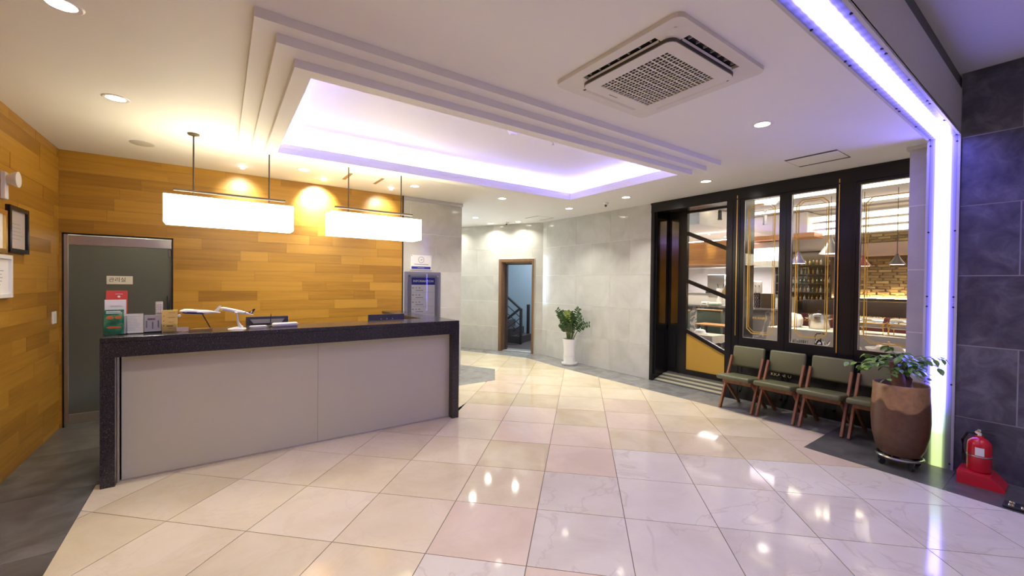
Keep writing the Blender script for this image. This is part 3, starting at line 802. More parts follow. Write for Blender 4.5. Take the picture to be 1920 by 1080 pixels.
# things along the bar near the door
def blocky(name, label, cat, loc, parts):
    t = thing(name, label, cat, loc)
    for nm, bx, mt, bev in parts: obj(nm, MB().box(*bx, bev, 2), mt, t)
    return t
blocky('coffee_machine', 'silver coffee machine behind the bar seen through the shop door', 'machine', (9.4, 4.95, 1.42), [('body', (-.2, .2, -.2, .2, .05, .42), STEEL, .02), ('base', (-.22, .22, -.22, .22, 0, .05), BLACKP, .01), ('tray', (-.3, -.2, -.18, .18, .0, .04), BLACKP, .005)])
blocky('white_oven', 'white boxed appliance behind the bar', 'appliance', (9.5, 4.35, 1.42), [('body', (-.2, .2, -.18, .18, 0, .28), WHITEPL, .02), ('door', (-.215, -.2, -.15, .05, .04, .24), GREYPL, .004)])
t = thing('order_terminal', 'tilted order terminal on the bar counter', 'terminal', (8.72, 4.45, ZB))
obj('stand', MB().cyl((0, 0, 0), (0, 0, .02), .07).bar((0, 0, .02), (.02, 0, .25), .03, .03), WHITEPL, t)
obj('screen', MB().box(-.012, .012, -.09, .09, -.12, .12, .005, 1), P('olive_screen', (.16, .12, .04), .2), t, (.0, 0, .30), (.25, .35, 0))
t = thing('grinder', 'white round coffee grinder beside the order terminal', 'grinder', (8.95, 4.70, ZB))
obj('body', MB().lathe([(0, 0), (.09, 0), (.08, .1), (.05, .18), (.06, .22), (.085, .34), (.08, .36), (0, .36)], 20), WHITEPL, t)
obj('hopper', MB().lathe([(.05, .36), (.07, .45), (.07, .46), (0, .46)], 20), ACRYL, t)
blocky('label_printer', 'small white printer on the bar counter seen through the shop door', 'printer', (8.75, 4.92, ZB), [('body', (-.07, .07, -.07, .07, 0, .07), WHITEPL, .012), ('slot', (-.075, -.068, -.05, .05, .03, .04), BLACKP, .001)])
t = thing('towel_bundle', 'white and green folded towel bundle on the bar counter', 'towel', (8.72, 4.70, ZB))
obj('cloth', MB().box(-.07, .07, -.13, .11, 0, .07, .03, 3), P('white_green_towel', (.5, .6, .55), .9, noise=.25, nscale=12), t)
tag(obj('orange_box', MB().box(8.64, 8.78, 4.16, 4.34, ZB, ZB + .06, .006, 1), P('orange_card', (.65, .18, .06), .6)), 'orange box on the bar counter near the door', 'box')
# benches and tables near the door
GREENL = P('green_leather_bench', (.085, .11, .085), .45, noise=.1)
OAK = wood('orange_oak', [(0, (.30, .14, .04)), (1, (.52, .27, .09))], scale=(3, 30, 30), rough=.4, rnd=.1)
def cafe_bench(x, y, wd, label):
    t = thing('cafe_bench', label, 'bench', (x, y, ZF))
    obj('backrest', MB().box(0, .07, -wd / 2, wd / 2, .3, .96, .012, 2), GREENL, t)
    obj('top_rail', MB().box(-.01, .08, -wd / 2, wd / 2, .96, .985, .004, 1), OAK, t)
    obj('seat', MB().box(.07, .5, -wd / 2, wd / 2, .3, .44, .02, 2), GREENL, t)
    for y_ in (-wd / 2 + .04, wd / 2 - .04):
        for x_ in (.04, .45): obj('leg', MB().box(x_ - .02, x_ + .02, y_ - .02, y_ + .02, 0, .3), OAK, t, smooth=False)
cafe_bench(7.45, 4.72, .36, 'green backed cafe bench with oak top rail, beside the door edge')
cafe_bench(8.0, 4.44, .50, 'green backed cafe bench with oak top rail, in front of the marble bar')
def table(name, label, loc, sx_, sy_, h, top):
    t = thing(name, label, 'table', loc)
    obj('table_top', MB().box(-sx_, sx_, -sy_, sy_, h - .03, h, .006, 1), top, t)
    for a in (-1, 1):
        for b in (-1, 1): obj('leg', MB().box(a * (sx_ - .05) - .02, a * (sx_ - .05) + .02, b * (sy_ - .05) - .02, b * (sy_ - .05) + .02, 0, h - .03), DKW, t, smooth=False)
    return t
table('cafe_table', 'orange oak cafe table in front of the marble bar', (7.62, 4.10, ZF), .18, .30, .74, OAK)
table('cafe_table', 'small cafe table under a white cloth just inside the door', (7.05, 4.0, ZF), .2, .26, .60, OAK)
CLOTH = P('white_tablecloth', (.50, .47, .42), .85, noise=.04, nscale=8)
def cloth(label, loc, sx_, sy_, drop, n=10, wav=.02):
    """draped cloth with a wavy hem"""
    v = []; fcs = []
    per = []
    for i in range(n): per.append((-sx_ + 2 * sx_ * i / n, -sy_))
    for i in range(n): per.append((sx_, -sy_ + 2 * sy_ * i / n))
    for i in range(n): per.append((sx_ - 2 * sx_ * i / n, sy_))
    for i in range(n): per.append((-sx_, sy_ - 2 * sy_ * i / n))
    N = len(per)
    for p in per: v.append((p[0], p[1], 0))
    for k, p in enumerate(per):
        o_ = 1.03 + wav * math.sin(k * 1.9)
        v.append((p[0] * o_ + math.copysign(.012, p[0]), p[1] * o_ + math.copysign(.012, p[1]), -drop * (1 + .06 * math.sin(k * 1.3))))
    fcs.append(tuple(range(N)))
    for k in range(N): fcs.append((k, N + k, N + (k + 1) % N, (k + 1) % N))
    mb = MB().raw(v, fcs)
    o = obj('tablecloth', mb, CLOTH, None, loc)
    return tag(o, label, 'tablecloth')
cloth('white cloth draped over the small table just inside the shop door', (7.05, 4.0, ZF + .604), .215, .275, .13)
t = thing('dish_cover', 'white domed dish cover on the small cloth covered table', 'dish cover', (7.05, 4.06, ZF + .606))
obj('dome', MB().lathe([(.12, 0), (.125, .006), (.10, .012), (.085, .06), (.05, .075), (0, .078)], 20), WHITEPL, t)
obj('knob', MB().lathe([(0, .10), (.012, .095), (.008, .077)], 10), WHITEPL, t)
# buffet table with pots
table('buffet_table', 'long buffet table under a white cloth behind the shop windows', (8.35, 2.25, ZF), .38, 1.06, .74, OAK)
cloth('long white cloth draped over the buffet table', (8.35, 2.25, ZF + .745), .40, 1.08, .5, 14, .008)
ZT = ZF + .748
def chafing(y, label):
    t = thing('chafing_dish', label, 'chafing dish', (8.25, y, ZT))
    obj('pan', MB().box(-.13, .13, -.15, .15, .10, .17, .015, 2), STEEL, t)
    lid = MB()
    v, fc = [], []
    n = 10
    for s_ in (-1, 1):
        for i in range(n + 1):
            a = PI * i / n; v.append((.14 * math.cos(a), s_ * .155, .17 + .09 * math.sin(a)))
    for i in range(n): fc.append((i, i + 1, n + 2 + i, n + 1 + i))
    fc.append(tuple(range(n + 1))[::-1]); fc.append(tuple(range(n + 1, 2 * n + 2)))
    lid.raw(v, fc)
    obj('lid', lid, CHROME, t)
    obj('gold_rim', MB().box(-.145, .145, -.165, .165, .165, .178, .004, 1), GOLD, t)
    for a in (-1, 1):
        for b in (-1, 1):
            obj('leg', MB().tube([(a * .12, b * .14, .16), (a * .14, b * .16, .08), (a * .13, b * .155, 0)], .009, 6), GOLD, t)
    obj('handle', MB().tube([(-.13, -.06, .2), (-.17, -.05, .21), (-.17, .05, .21), (-.13, .06, .2)], .007, 6), GOLD, t)
chafing(1.96, 'chrome chafing dish with gold legs on the buffet table, under the red pendant')
chafing(1.58, 'chrome chafing dish with gold legs on the buffet table, beside the pilaster')
t = thing('soup_pot', 'large steel soup pot on the buffet table with a piled rim', 'pot', (8.4, 2.70, ZT))
obj('body', MB().lathe([(0, 0), (.14, 0), (.15, .02), (.15, .22), (.16, .23), (.15, .235), (.14, .22), (0, .2)], 28), STEEL, t)
obj('lid', MB().lathe([(.155, .235), (.15, .25), (.06, .275), (0, .278)], 28), CHROME, t)
obj('knob', MB().lathe([(0, .31), (.02, .305), (.012, .276)], 12), BLACKP, t)
for s_ in (-1, 1): obj('handle', MB().tube([(.05, s_ * .15, .17), (.05, s_ * .19, .18), (-.05, s_ * .19, .18), (-.05, s_ * .15, .17)], .008, 6), CHROME, t)
t = thing('rice_cooker', 'white round rice cooker with a red face on the buffet table', 'rice cooker', (8.4, 3.10, ZT))
obj('body', MB().lathe([(0, 0), (.12, 0), (.15, .05), (.155, .15), (.12, .22), (0, .25)], 24), WHITEPL, t)
obj('face_plate', MB().lathe([(0, .012), (.05, .012), (.06, 0)], 20), P('red_face', (.5, .04, .03), .3), t, (-.145, .03, .12), (0, -PI / 2 - .1, -.1))
# side ledge by the window with kettle, glasses and platter
table('side_table', 'low white side table just behind the middle shop window', (6.66, 1.95, ZF), .26, .85, .64, WHITEPL)
ZL = ZF + .641
t = thing('kettle', 'shiny steel kettle with black handle behind the middle shop window', 'kettle', (6.68, 2.13, ZL))
obj('body', MB().lathe([(0, 0), (.062, 0), (.068, .02), (.064, .07), (.04, .105), (0, .11)], 24), CHROME, t)
obj('lid_knob', MB().lathe([(0, .135), (.014, .13), (.009, .108)], 10), BLACKP, t)
obj('spout', MB().tube([(.0, -.055, .03), (.0, -.09, .06), (.0, -.105, .10)], [.016, .012, .009], 8), CHROME, t)
obj('handle', MB().tube([(0, .055, .085), (0, .065, .15), (0, .04, .185), (0, -.03, .19), (0, -.06, .175)], .008, 8), BLACKP, t)
for k in range(6):
    g = obj('drinking_glass', MB().lathe([(0, 0), (.026, 0), (.031, .075), (.028, .075), (.024, .006), (0, .006)], 14), ACRYL, None, (6.62 + .07 * (k % 2), 2.31 + .068 * (k // 2) * 1.1, ZL))
    tag(g, 'small drinking glass on the side table, %s row, %s from the kettle' % (('window side', 'inner')[k % 2], ORD[k // 2]), 'glass', 'glasses on the side table')
t = thing('serving_platter', 'large white serving platter propped behind the planter leaves', 'platter', (6.78, 1.45, ZL))
obj('dish', MB().lathe([(0, .01), (.16, .012), (.22, .06), (.225, .065), (.215, .05), (.15, .0), (0, 0)], 32), WHITEPL, t)
t = thing('bowl_cover', 'round beige dish cover on the serving platter', 'dish cover', (6.78, 1.45, ZL + .012))
obj('dome', MB().lathe([(.155, 0), (.15, .03), (.11, .09), (.05, .115), (0, .12)], 28), P('beige_ceramic', (.55, .47, .38), .3), t)
obj('knob', MB().lathe([(0, .145), (.015, .14), (.01, .118)], 10), GOLD, t)
t = thing('sauce_jug', 'small steel sauce jug on the side table near the window post', 'jug', (6.62, 1.70, ZL))
obj('body', MB().lathe([(0, 0), (.03, 0), (.036, .03), (.025, .06), (.028, .075), (0, .07)], 16), CHROME, t)
obj('handle', MB().tube([(0, .03, .02), (0, .05, .035), (0, .03, .06)], .004, 6), CHROME, t)
# pendant lamps
def cone_lamp(loc, mat_, sc_, label):
    t = thing('cone_pendant', label, 'pendant lamp', loc)
    obj('shade', MB().lathe([(.115 * sc_, 0), (.11 * sc_, .012), (.06 * sc_, .09 * sc_), (.03 * sc_, .15 * sc_), (.02 * sc_, .19 * sc_), (0, .19 * sc_), (0, .18 * sc_), (.05 * sc_, .088 * sc_), (.105 * sc_, .008)], 28), mat_, t)
    obj('bulb', MB().lathe([(0, .0), (.10 * sc_, .003), (.10 * sc_, .006), (0, .008)], 20), EM('bulb_glow', (1, .85, .6), 9.0), t)
    obj('cord', MB().cyl((0, 0, .19 * sc_), (0, 0, 3.06 - loc[2]), .004, 6), BLACKP, t)
SILV = P('grey_enamel', (.36, .35, .35), .3, .3)
cone_lamp((8.1, 2.05, 1.92), P('red_enamel', (.30, .03, .03), .3), .85, 'red cone pendant lamp over the buffet table')
cone_lamp((8.1, 1.66, 1.93), P('dark_grey_enamel', (.12, .11, .11), .3), .85, 'dark grey cone pendant lamp beside the pilaster')
cone_lamp((8.2, 2.96, 1.99), P('dark_blue_enamel', (.05, .045, .12), .3), 1.05, 'dark blue cone pendant lamp in front of the bottle shelf')
cone_lamp((8.1, 2.47, 2.13), SILV, 1.35, 'large silver cone pendant lamp hung higher than the others')
def track_spot(loc, label):
    t = thing('track_spot', label, 'spotlight', loc)
    obj('bracket', MB().box(-.03, .03, -.03, .03, -.03, 0).cyl((0, 0, -.03), (0, 0, -.12), .008, 8), BLACKP, t)
    obj('head', MB().cyl((0, 0, -.10), (.0, 0, -.25), .032, 16).cyl((0, 0, -.25), (0, 0, -.27), .038, 16), BLACKP, t)
track_spot((7.45, 3.95, 3.06), 'black track spotlight seen through the shop door')
track_spot((8.0, 3.42, 2.96), 'black track spotlight seen through the window beside the door')
# white slanted ceiling drop by the door
dr = obj('ceiling_drop', MB().box(7.2, 8.7, 4.2, 6.6, 2.72, 3.05, .01, 1), P('bright_white_soffit', (.8, .78, .74), .5), smooth=False)
tag(dr, 'bright white lowered ceiling block near the shop door', 'ceiling', kind='structure')
dn = thing('room_light', 'round warm ceiling lamp inside the restaurant near the bar', 'ceiling light', (7.9, 3.3, 3.055))
obj('lens', MB().cyl((0, 0, -.02), (0, 0, 0), .09, 20), LAMP, dn)
area_light('lamp_light', dn, (0, 0, -.05), 26, (1.0, .86, .64), .30, spread=math.radians(110))
dn = thing('room_light', 'round warm ceiling lamp inside the restaurant near the booth', 'ceiling light', (9.0, 1.25, 3.055))
obj('lens', MB().cyl((0, 0, -.02), (0, 0, 0), .09, 20), LAMP, dn)
area_light('lamp_light', dn, (0, 0, -.05), 22, (1.0, .86, .64), .30, spread=math.radians(110))
dn = thing('room_light', 'round warm ceiling lamp inside the restaurant near the door', 'ceiling light', (7.9, 5.3, 2.718))
obj('lens', MB().cyl((0, 0, -.02), (0, 0, 0), .09, 20), LAMP, dn)
area_light('lamp_light', dn, (0, 0, -.05), 22, (1.0, .86, .64), .30, spread=math.radians(110))

# ---------------------------------------------------------------- reception desk
def objW(name, mb, mat, t, smooth=True):
    """mesh given in world coordinates, parented to an unrotated thing"""
    bmesh.ops.translate(mb.bm, vec=-Vector(t.location), verts=mb.bm.verts)
    return obj(name, mb, mat, t, smooth=smooth)
dk = thing('reception_desk', 'black granite reception desk with beige glass front panels', 'desk', (.82, 4.6, 0))
objW('counter_top', MB().box(-.716, 2.34, 4.34, 4.80, 1.11, 1.15, .003, 1).box(-.632, 2.257, 4.34, 4.42, .995, 1.11), BLACKGRAN, dk, False)
objW('side_panel', MB().box(-.716, -.632, 4.34, 4.80, 0, 1.11), BLACKGRAN, dk, False)
objW('side_panel', MB().box(2.257, 2.34, 4.34, 4.80, 0, 1.11), BLACKGRAN, dk, False)
objW('front_panel', MB().box(-.607, .817, 4.43, 4.45, .012, .995), BEIGEGLASS, dk, False)
objW('front_panel', MB().box(.819, 2.257, 4.43, 4.45, .012, .995), BEIGEGLASS, dk, False)
objW('kick_strip', MB().box(-.632, 2.257, 4.425, 4.45, 0, .012), ALU, dk, False)
objW('edge_strip', MB().box(-.630, -.617, 4.415, 4.45, 0, .995), ALU, dk, False)
objW('return_counter', MB().box(2.06, 2.34, 4.801, 6.30, 1.11, 1.15, .003, 1).box(2.27, 2.34, 4.801, 6.30, 0, 1.11), BLACKGRAN, dk, False)
objW('inner_board', MB().box(-.63, 2.25, 4.76, 4.79, 0, 1.11), DKW, dk, False)
objW('work_surface', MB().box(-.6, 2.06, 4.80, 5.36, .71, .74, .003, 1), DKW, dk, False)
objW('drawer_pedestal', MB().box(.8, 1.25, 4.82, 5.3, 0, .71), DKW, dk, False)
for x in (-.55, 2.0): objW('support', MB().box(x - .03, x + .03, 4.84, 5.3, 0, .71), DKW, dk, False)

def monitor(label, x0, x1, y, ztop, silver):
    c = (x0 + x1) / 2; hw = (x1 - x0) / 2
    t = thing('monitor', label, 'monitor', (c, y, .74))
    zt = ztop - .74
    obj('back_shell', MB().box(-hw, hw, -.02, .015, zt - .30, zt, .006, 2), P('dark_blue_grey_plastic', (.035, .034, .045), .4), t)
    obj('screen', MB().box(-hw + .012, hw - .012, .015, .017, zt - .285, zt - .015), BLACKP, t, smooth=False)
    obj('stand', MB().box(-.03, .03, -.035, -.02, .01, zt - .1).box(-.1, .1, -.09, .08, 0, .012, .004, 1), BLACKP, t)
    if silver:
        obj('silver_trapezoid', MB().poly([(-.155, .0), (.155, .0), (.125, -.042), (-.125, -.042)], 0, .004), P('silver_plastic', (.42, .42, .41), .3, .4), t, (0, -.0245, zt - .028), (PI / 2, 0, 0), smooth=False)  # lighter silver trapezoid set on the back shell
    return t
monitor('dark monitor seen from behind with silver trapezoid, beside the model airplanes', .245, .625, 5.0, 1.225, True)
m2 = monitor('dark monitor seen from behind near the information board', 1.47, 1.91, 5.0, 1.205, False)
for k in range(3): obj('vent_dot', MB().box(-.004 + (k - 1) * .07, .004 + (k - 1) * .07, -.0225, -.02, .405, .413), WHITEPL, m2, smooth=False)

# ---------------------------------------------------------------- things on the desk
ZD = 1.1503
def lines(mb, x0, x1, zs, y, h=.003, jag=True):
    for z in zs:
        e = x1 - (R.uniform(0, .3) * (x1 - x0) if jag else 0)
        mb.box(x0, e, y - .0004, y, z, z + h)
    return mb
# brochure stand
bs = thing('brochure_stand', 'clear acrylic stand holding three stepped leaflets on the desk corner', 'brochure stand', (-.658, 4.56, ZD), .06)
obj('holder', MB().box(-.068, .068, -.06, -.056, 0, .15).box(-.068, .068, .05, .054, 0, .30).box(-.068, -.065, -.06, .054, 0, .15).box(.065, .068, -.06, .054, 0, .15).box(-.068, .068, -.06, .054, 0, .004), ACRYL, bs, smooth=False)
def leaflet(label, loc, wd, h, mat, lean):
    t = thing('leaflet', label, 'leaflet', loc, .06)
    t.rotation_euler = (lean, 0, .06)
    obj('sheet', MB().box(-wd / 2, wd / 2, -.003, .003, 0, h), mat, t, smooth=False)
    return t
l1 = leaflet('tall coral red leaflet at the back of the acrylic stand', (-.657, 4.592, ZD + .005), .126, .348, P('coral_red_paper', (.62, .07, .05), .5, noise=.03), -.03)
lm = lines(MB(), -.01, .045, (.318,), -.0032, .003)
lm.lathe([(0, .0005), (.009, 0)], 10, Matrix.Translation((.012, -.0032, .298)) @ Matrix.Rotation(PI / 2, 4, 'X'))
obj('print', lm, PAPER, l1, smooth=False)
l2 = leaflet('white leaflet in the middle of the acrylic stand', (-.661, 4.562, ZD + .005), .126, .275, PAPER, -.04)
obj('print', lines(MB(), -.03, .05, (.225, .218), -.0032, .002), INKG, l2, smooth=False)
def green_mat():
    m, n, l, b = nt('green_leaflet_print')
    tc = n.new('ShaderNodeTexCoord'); nz = n.new('ShaderNodeTexNoise'); nz.inputs['Scale'].default_value = 16; nz.inputs['Detail'].default_value = 5
    l.new(tc.outputs['Object'], nz.inputs['Vector'])
    r = ramp(n, [(.35, (.005, .10, .055)), (.5, (.02, .20, .09)), (.62, (.12, .32, .16)), (.75, (.45, .55, .35))])
    l.new(nz.outputs['Fac'], r.inputs[0]); l.new(r.outputs[0], b.inputs['Base Color']); b.inputs['Roughness'].default_value = .3
    return m
l3 = leaflet('green leaflet with orange pictures at the front of the acrylic stand', (-.664, 4.522, ZD + .005), .116, .196, green_mat(), -.05)
pr = MB()
for x, z, a, b_ in ((-.022, .134, .022, .014), (.024, .134, .02, .012), (.0, .055, .045, .009)):
    pr.lathe([(0, .0006), (1, 0)], 14, Matrix.Translation((x, -.0032, z)) @ Matrix.Rotation(PI / 2, 4, 'X') @ Matrix.Diagonal((a, b_, 1, 1)))
obj('orange_print', pr, P('orange_ink', (.70, .16, .04), .4), l3, smooth=False)
obj('title_print', lines(MB(), -.045, .05, (.178, .166), -.0034, .007), PAPER, l3, smooth=False)
# acrylic sign with white page
sg = thing('page_holder', 'white printed page in a slanted acrylic holder on the desk', 'sign holder', (-.566, 4.55, ZD), .04)
obj('holder', MB().box(-.078, .078, -.004, .004, 0, .165).box(-.078, .078, -.004, .07, 0, .004), ACRYL, sg, smooth=False, rot=(-.08, 0, 0))
pg = obj('page', MB().box(-.075, .075, -.0065, -.0045, .006, .163), P('cream_page', (.66, .64, .56), .6, noise=.02), sg, smooth=False, rot=(-.08, 0, 0))
obj('print', lines(MB(), -.06, .06, [.14 - k * .0125 for k in range(10)], -.0067, .002), INKG, pg, smooth=False)
# grey card with a black foot
gc = thing('card_stand', 'grey printed card on a black foot beside the white page', 'card stand', (-.43, 4.55, ZD), .02)
obj('card', MB().box(-.056, .056, -.003, .003, .016, .150), P('lilac_grey_card', (.42, .40, .42), .5, noise=.02), gc, smooth=False)
obj('foot', MB().box(-.058, .058, -.012, .03, 0, .017, .002, 1), BLACKP, gc)
pm = lines(MB(), -.035, .035, (.118, .110), -.0034, .004)
for x, z0_, k in ((-.045, .045, 6), (-.006, .035, 6), (.03, .045, 6)):
    for q in range(k): pm.box(x, x + .008, -.0036, -.003, z0_ + q * .010, z0_ + q * .010 + .006)
obj('print', pm, INKK, gc, smooth=False)
# keypad standing behind
kp = thing('keypad', 'upright white keypad with rows of round keys behind the grey card', 'keypad', (-.40, 4.66, ZD))
obj('body', MB().box(-.024, .024, -.008, .008, 0, .255, .004, 2), P('light_grey_plastic', (.50, .46, .42), .4), kp)
keym = MB().lathe([(0, .004), (.005, .003), (.0055, 0)], 10, Matrix.Rotation(PI / 2, 4, 'X')).mesh('key', WHITEPL)
for a in range(3):
    for q in range(6): link('key', keym, kp, (-.014 + a * .014, -.008, .165 + q * .0145))
# yellow brochure holder
yh = thing('leaflet_holder', 'acrylic holder on the desk for the yellow leaflets', 'leaflet holder', (-.322, 4.555, ZD), .02)
obj('holder', MB().box(-.056, .056, -.025, -.022, 0, .07).box(-.056, .056, .02, .023, 0, .15).box(-.056, -.053, -.025, .023, 0, .07).box(.053, .056, -.025, .023, 0, .07).box(-.056, .056, -.025, .023, 0, .003), ACRYL, yh, smooth=False)
obj('white_clip', MB().lathe([(0, .012), (.012, .01), (.014, 0), (0, 0)], 14, Matrix.Translation((.062, 0, .135)) @ Matrix.Rotation(PI / 2, 4, 'X')), WHITEPL, yh)
yl = thing('leaflet', 'yellow leaflet stack in the small acrylic holder beside the grey card', 'leaflet', (-.322, 4.555, ZD + .004), .02)
obj('sheet', MB().box(-.051, .051, -.018, .012, 0, .183), P('yellow_paper', (.78, .56, .16), .55, noise=.05, nscale=10), yl, smooth=False)
pm = MB().box(-.02, .022, -.0186, -.018, .045, .053); lines(pm, -.01, .04, (.16, .12, .08, .03), -.0185, .002)
for z in (.13, .09, .048): pm.box(-.042, -.036, -.0186, -.018, z, z + .006)
obj('print', pm, P('brown_ink', (.22, .08, .03), .5), yl, smooth=False)
# small card block
cb = thing('card_block', 'low clear acrylic card block before the wooden airplane stand', 'card holder', (-.235, 4.54, ZD))
obj('block', MB().box(-.042, .042, -.015, .015, 0, .042, .002, 1), ACRYL, cb)
obj('card', MB().box(-.04, .04, -.017, -.0155, .004, .04), P('pinkish_card', (.62, .50, .44), .5), cb, smooth=False)

# model airplanes
def airplane(name, label, loc, L, pitch, lower, finmat, rz, engines):
    t = thing(name, label, 'model airplane', loc, rz)
    A = Matrix.Rotation(-PI / 2, 4, 'Y')
    r = .064 * L
    tilt = (0, pitch, 0)
    top = MB().lathe([(0, -.5 * L), (.012 * L, -.49 * L), (.030 * L, -.36 * L), (r * .95, -.18 * L), (r, 0), (r, .30 * L), (r * .93, .38 * L), (r * .7, .45 * L), (r * .35, .485 * L), (0, .5 * L)], 20, A)
    if engines == 4:
        top.lathe([(0, .12 * L), (r * .6, .17 * L), (r * .66, .32 * L), (r * .55, .40 * L), (0, .455 * L)], 16, Matrix.Translation((0, 0, r * .55)) @ A)
    fus = obj('fuselage', top, WHITEPL, t, rot=tilt)
    if lower:
        obj('blue_belly', MB().lathe([(0, -.30 * L), (r * .78, -.16 * L), (r * .98, 0), (r * .98, .30 * L), (r * .85, .40 * L), (r * .4, .47 * L), (0, .485 * L)], 20, Matrix.Translation((0, 0, -r * .16)) @ A), P('airline_blue', (.02, .035, .30), .3), fus)
    Wg = .48 * L
    for s in (-1, 1):
        pts = [(-.10 * L, s * r * .5), (.06 * L, s * r * .5), (.20 * L, s * Wg), (.16 * L, s * Wg)]
        wgm = MB().poly(pts if s > 0 else pts[::-1], -.004 * L, .006 * L, Matrix.Translation((0, 0, -r * .45)) @ Matrix.Rotation(s * .10, 4, 'X'))
        wg = obj('wing', wgm, WHITEPL, t, rot=tilt)
        if not lower:
            obj('winglet', MB().poly([(.165 * L, 0), (.205 * L, 0), (.235 * L, .05 * L), (.215 * L, .05 * L)], -.003 * L, .003 * L, Matrix.Translation((0, s * Wg, -r * .45 + s * 0 + .05 * L)) @ Matrix.Rotation(PI / 2, 4, 'X')), finmat, wg)
        for f_ in ((.42, .68) if engines == 4 else (.40,)):
            y = s * Wg * f_; x = -.07 * L + f_ * .16 * L
            e = .022 * L if engines == 4 else .032 * L
            obj('engine', MB().lathe([(e * .6, 0), (e * .9, .02 * L), (e, .06 * L), (e * .9, .09 * L), (e * .8, .09 * L), (0, .07 * L)], 14, Matrix.Translation((x + .02 * L, y, -r * .45 - e * 1.1 + abs(y) * .1)) @ A), INKB if lower else WHITEPL, wg)
        pts = [(.36 * L, s * r * .3), (.45 * L, s * r * .3), (.50 * L, s * .17 * L), (.465 * L, s * .17 * L)]
        obj('tailplane', MB().poly(pts if s > 0 else pts[::-1], -.003 * L, .003 * L), WHITEPL, t, rot=tilt)
    obj('tail_fin', MB().poly([(.33 * L, r * .4), (.455 * L, r * .3), (.51 * L, .21 * L), (.455 * L, .21 * L)], -.004 * L, .004 * L, Matrix.Rotation(PI / 2, 4, 'X')), finmat, t, rot=tilt)
    return t
ap = airplane('model_airplane', 'white model airplane with blue belly on a slanted dark rod and wooden base', (-.115, 4.56, ZD + .165), .29, .07, True, WHITEPL, .04, 4)
obj('stand_rod', MB().bar((.01, 0, -.01), (.072, .0, -.145), .010, .008), BLACKP, ap)
obj('stand_base', MB().poly([(-.085, -.03), (.085, -.03), (.08, .04), (-.03, .04)], -.165, -.148), wood('walnut_base', [(0, (.20, .11, .03)), (1, (.42, .26, .09))], rough=.35, rnd=.1), ap, smooth=False)
ap2 = airplane('model_airplane', 'white model airplane with black tail fin climbing on a curved white stand', (.155, 4.56, ZD + .160), .265, .27, False, BLACKP, .03, 2)
obj('tail_emblem', MB().poly([(.385 * .265, .045 * .265), (.43 * .265, .045 * .265), (.44 * .265, .12 * .265), (.41 * .265, .14 * .265)], -.0048 * .265, .0048 * .265, Matrix.Rotation(PI / 2, 4, 'X')), WHITEPL, ap2, rot=(0, .27, 0))
obj('stand', MB().tube([(.03, 0, -.15), (.02, 0, -.13), (.006, 0, -.09), (0, 0, -.01)], [.022, .014, .008, .007], 12).lathe([(0, 0), (.05, 0), (.045, .006), (.02, .016), (0, .02)], 20, Matrix.Translation((.0, 0, -.160)) @ Matrix.Diagonal((1.5, .7, 1, 1))), WHITEPL, ap2)
# pen stand tray
pt = thing('pen_tray', 'white oval pen tray with a yellow inset in front of the monitor', 'tray', (.318, 4.53, ZD))
def oval(rx, ry, prof, n=28):
    return MB().lathe(prof, n, Matrix.Diagonal((rx, ry, 1, 1)))
obj('dish', oval(.072, .032, [(0, 0), (.9, 0), (1, .012), (1, .022), (.85, .026), (.78, .018), (0, .016)]), WHITEPL, pt)
obj('yellow_inset', oval(.052, .021, [(0, .0185), (1, .0185), (.95, .021), (0, .0215)]), P('pale_yellow_inset', (.62, .55, .22), .5), pt)
pn = thing('desk_pen', 'dark pen with red tip standing in a thin holder behind the white tray', 'pen', (.425, 4.60, ZD))
obj('holder', MB().lathe([(0, 0), (.018, 0), (.016, .008), (.006, .014), (.005, .03), (0, .03)], 14), BLACKP, pn)
obj('barrel', MB().cyl((0, 0, .02), (.004, 0, .115), .004, 10), BLACKP, pn)
obj('tip', MB().cyl((.004, 0, .115), (.0045, 0, .130), .0042, 10, .002), P('dark_red_cap', (.25, .03, .03), .4), pn)
ft = thing('document_case', 'white flat rounded case lying at the desk edge beside the pen', 'case', (.545, 4.56, ZD), .1)
obj('shell', MB().box(-.11, .11, -.035, .035, .006, .040, .014, 4), WHITEPL, ft)
obj('dark_base', MB().box(-.105, .105, -.03, .03, 0, .008, .002, 1), GREYPL, ft)

# ---------------------------------------------------------------- pendant box lamps
def pendant(label, x0, x1):
    c = (x0 + x1) / 2; h = (x1 - x0) / 2
    t = thing('box_pendant', label, 'pendant lamp', (c, 4.90, 2.11))
    s = MB()
    s.box(-h, h, -.14, -.135, 0, .25).box(-h, h, .135, .14, 0, .25).box(-h, -h + .005, -.135, .135, 0, .25).box(h - .005, h, -.135, .135, 0, .25).box(-h + .005, h - .005, -.135, .135, 0, .005)
    obj('shade', s, SHADE, t, smooth=False)
    ef = MB()
    for a in (-h, h):
        for b in (-.14, .14): ef.box(a - .002, a + .002, b - .002, b + .002, 0, .25)
    for z in (.0, .25):
        for b in (-.14, .14): ef.box(-h, h, b - .0015, b + .0015, z - .0015, z + .0015)
    obj('seam', ef, P('pale_shade_seam', (.75, .70, .62), .6), t, smooth=False)
    ws = h * .88
    obj('hanger_bar', MB().box(-ws, ws, -.012, .012, .305, .325, .002, 1), DARKBRONZE, t, smooth=False)
    for s_ in (-1, 1):
        x = s_ * h * .595
        obj('rod', MB().cyl((x, 0, .24), (x, 0, .85), .0065, 10), DARKBRONZE, t)
        obj('canopy', MB().lathe([(.012, -.02), (.045, -.012), (.048, 0), (0, 0)], 24, Matrix.Translation((x, 0, .8495 if False else .8495))), P('greenish_bronze', (.20, .18, .12), .35, .7), t)
    return t
pendant('lit white box pendant lamp above the model airplanes', -.385, .645)
pendant('lit white box pendant lamp near the information board', 1.005, 2.035)

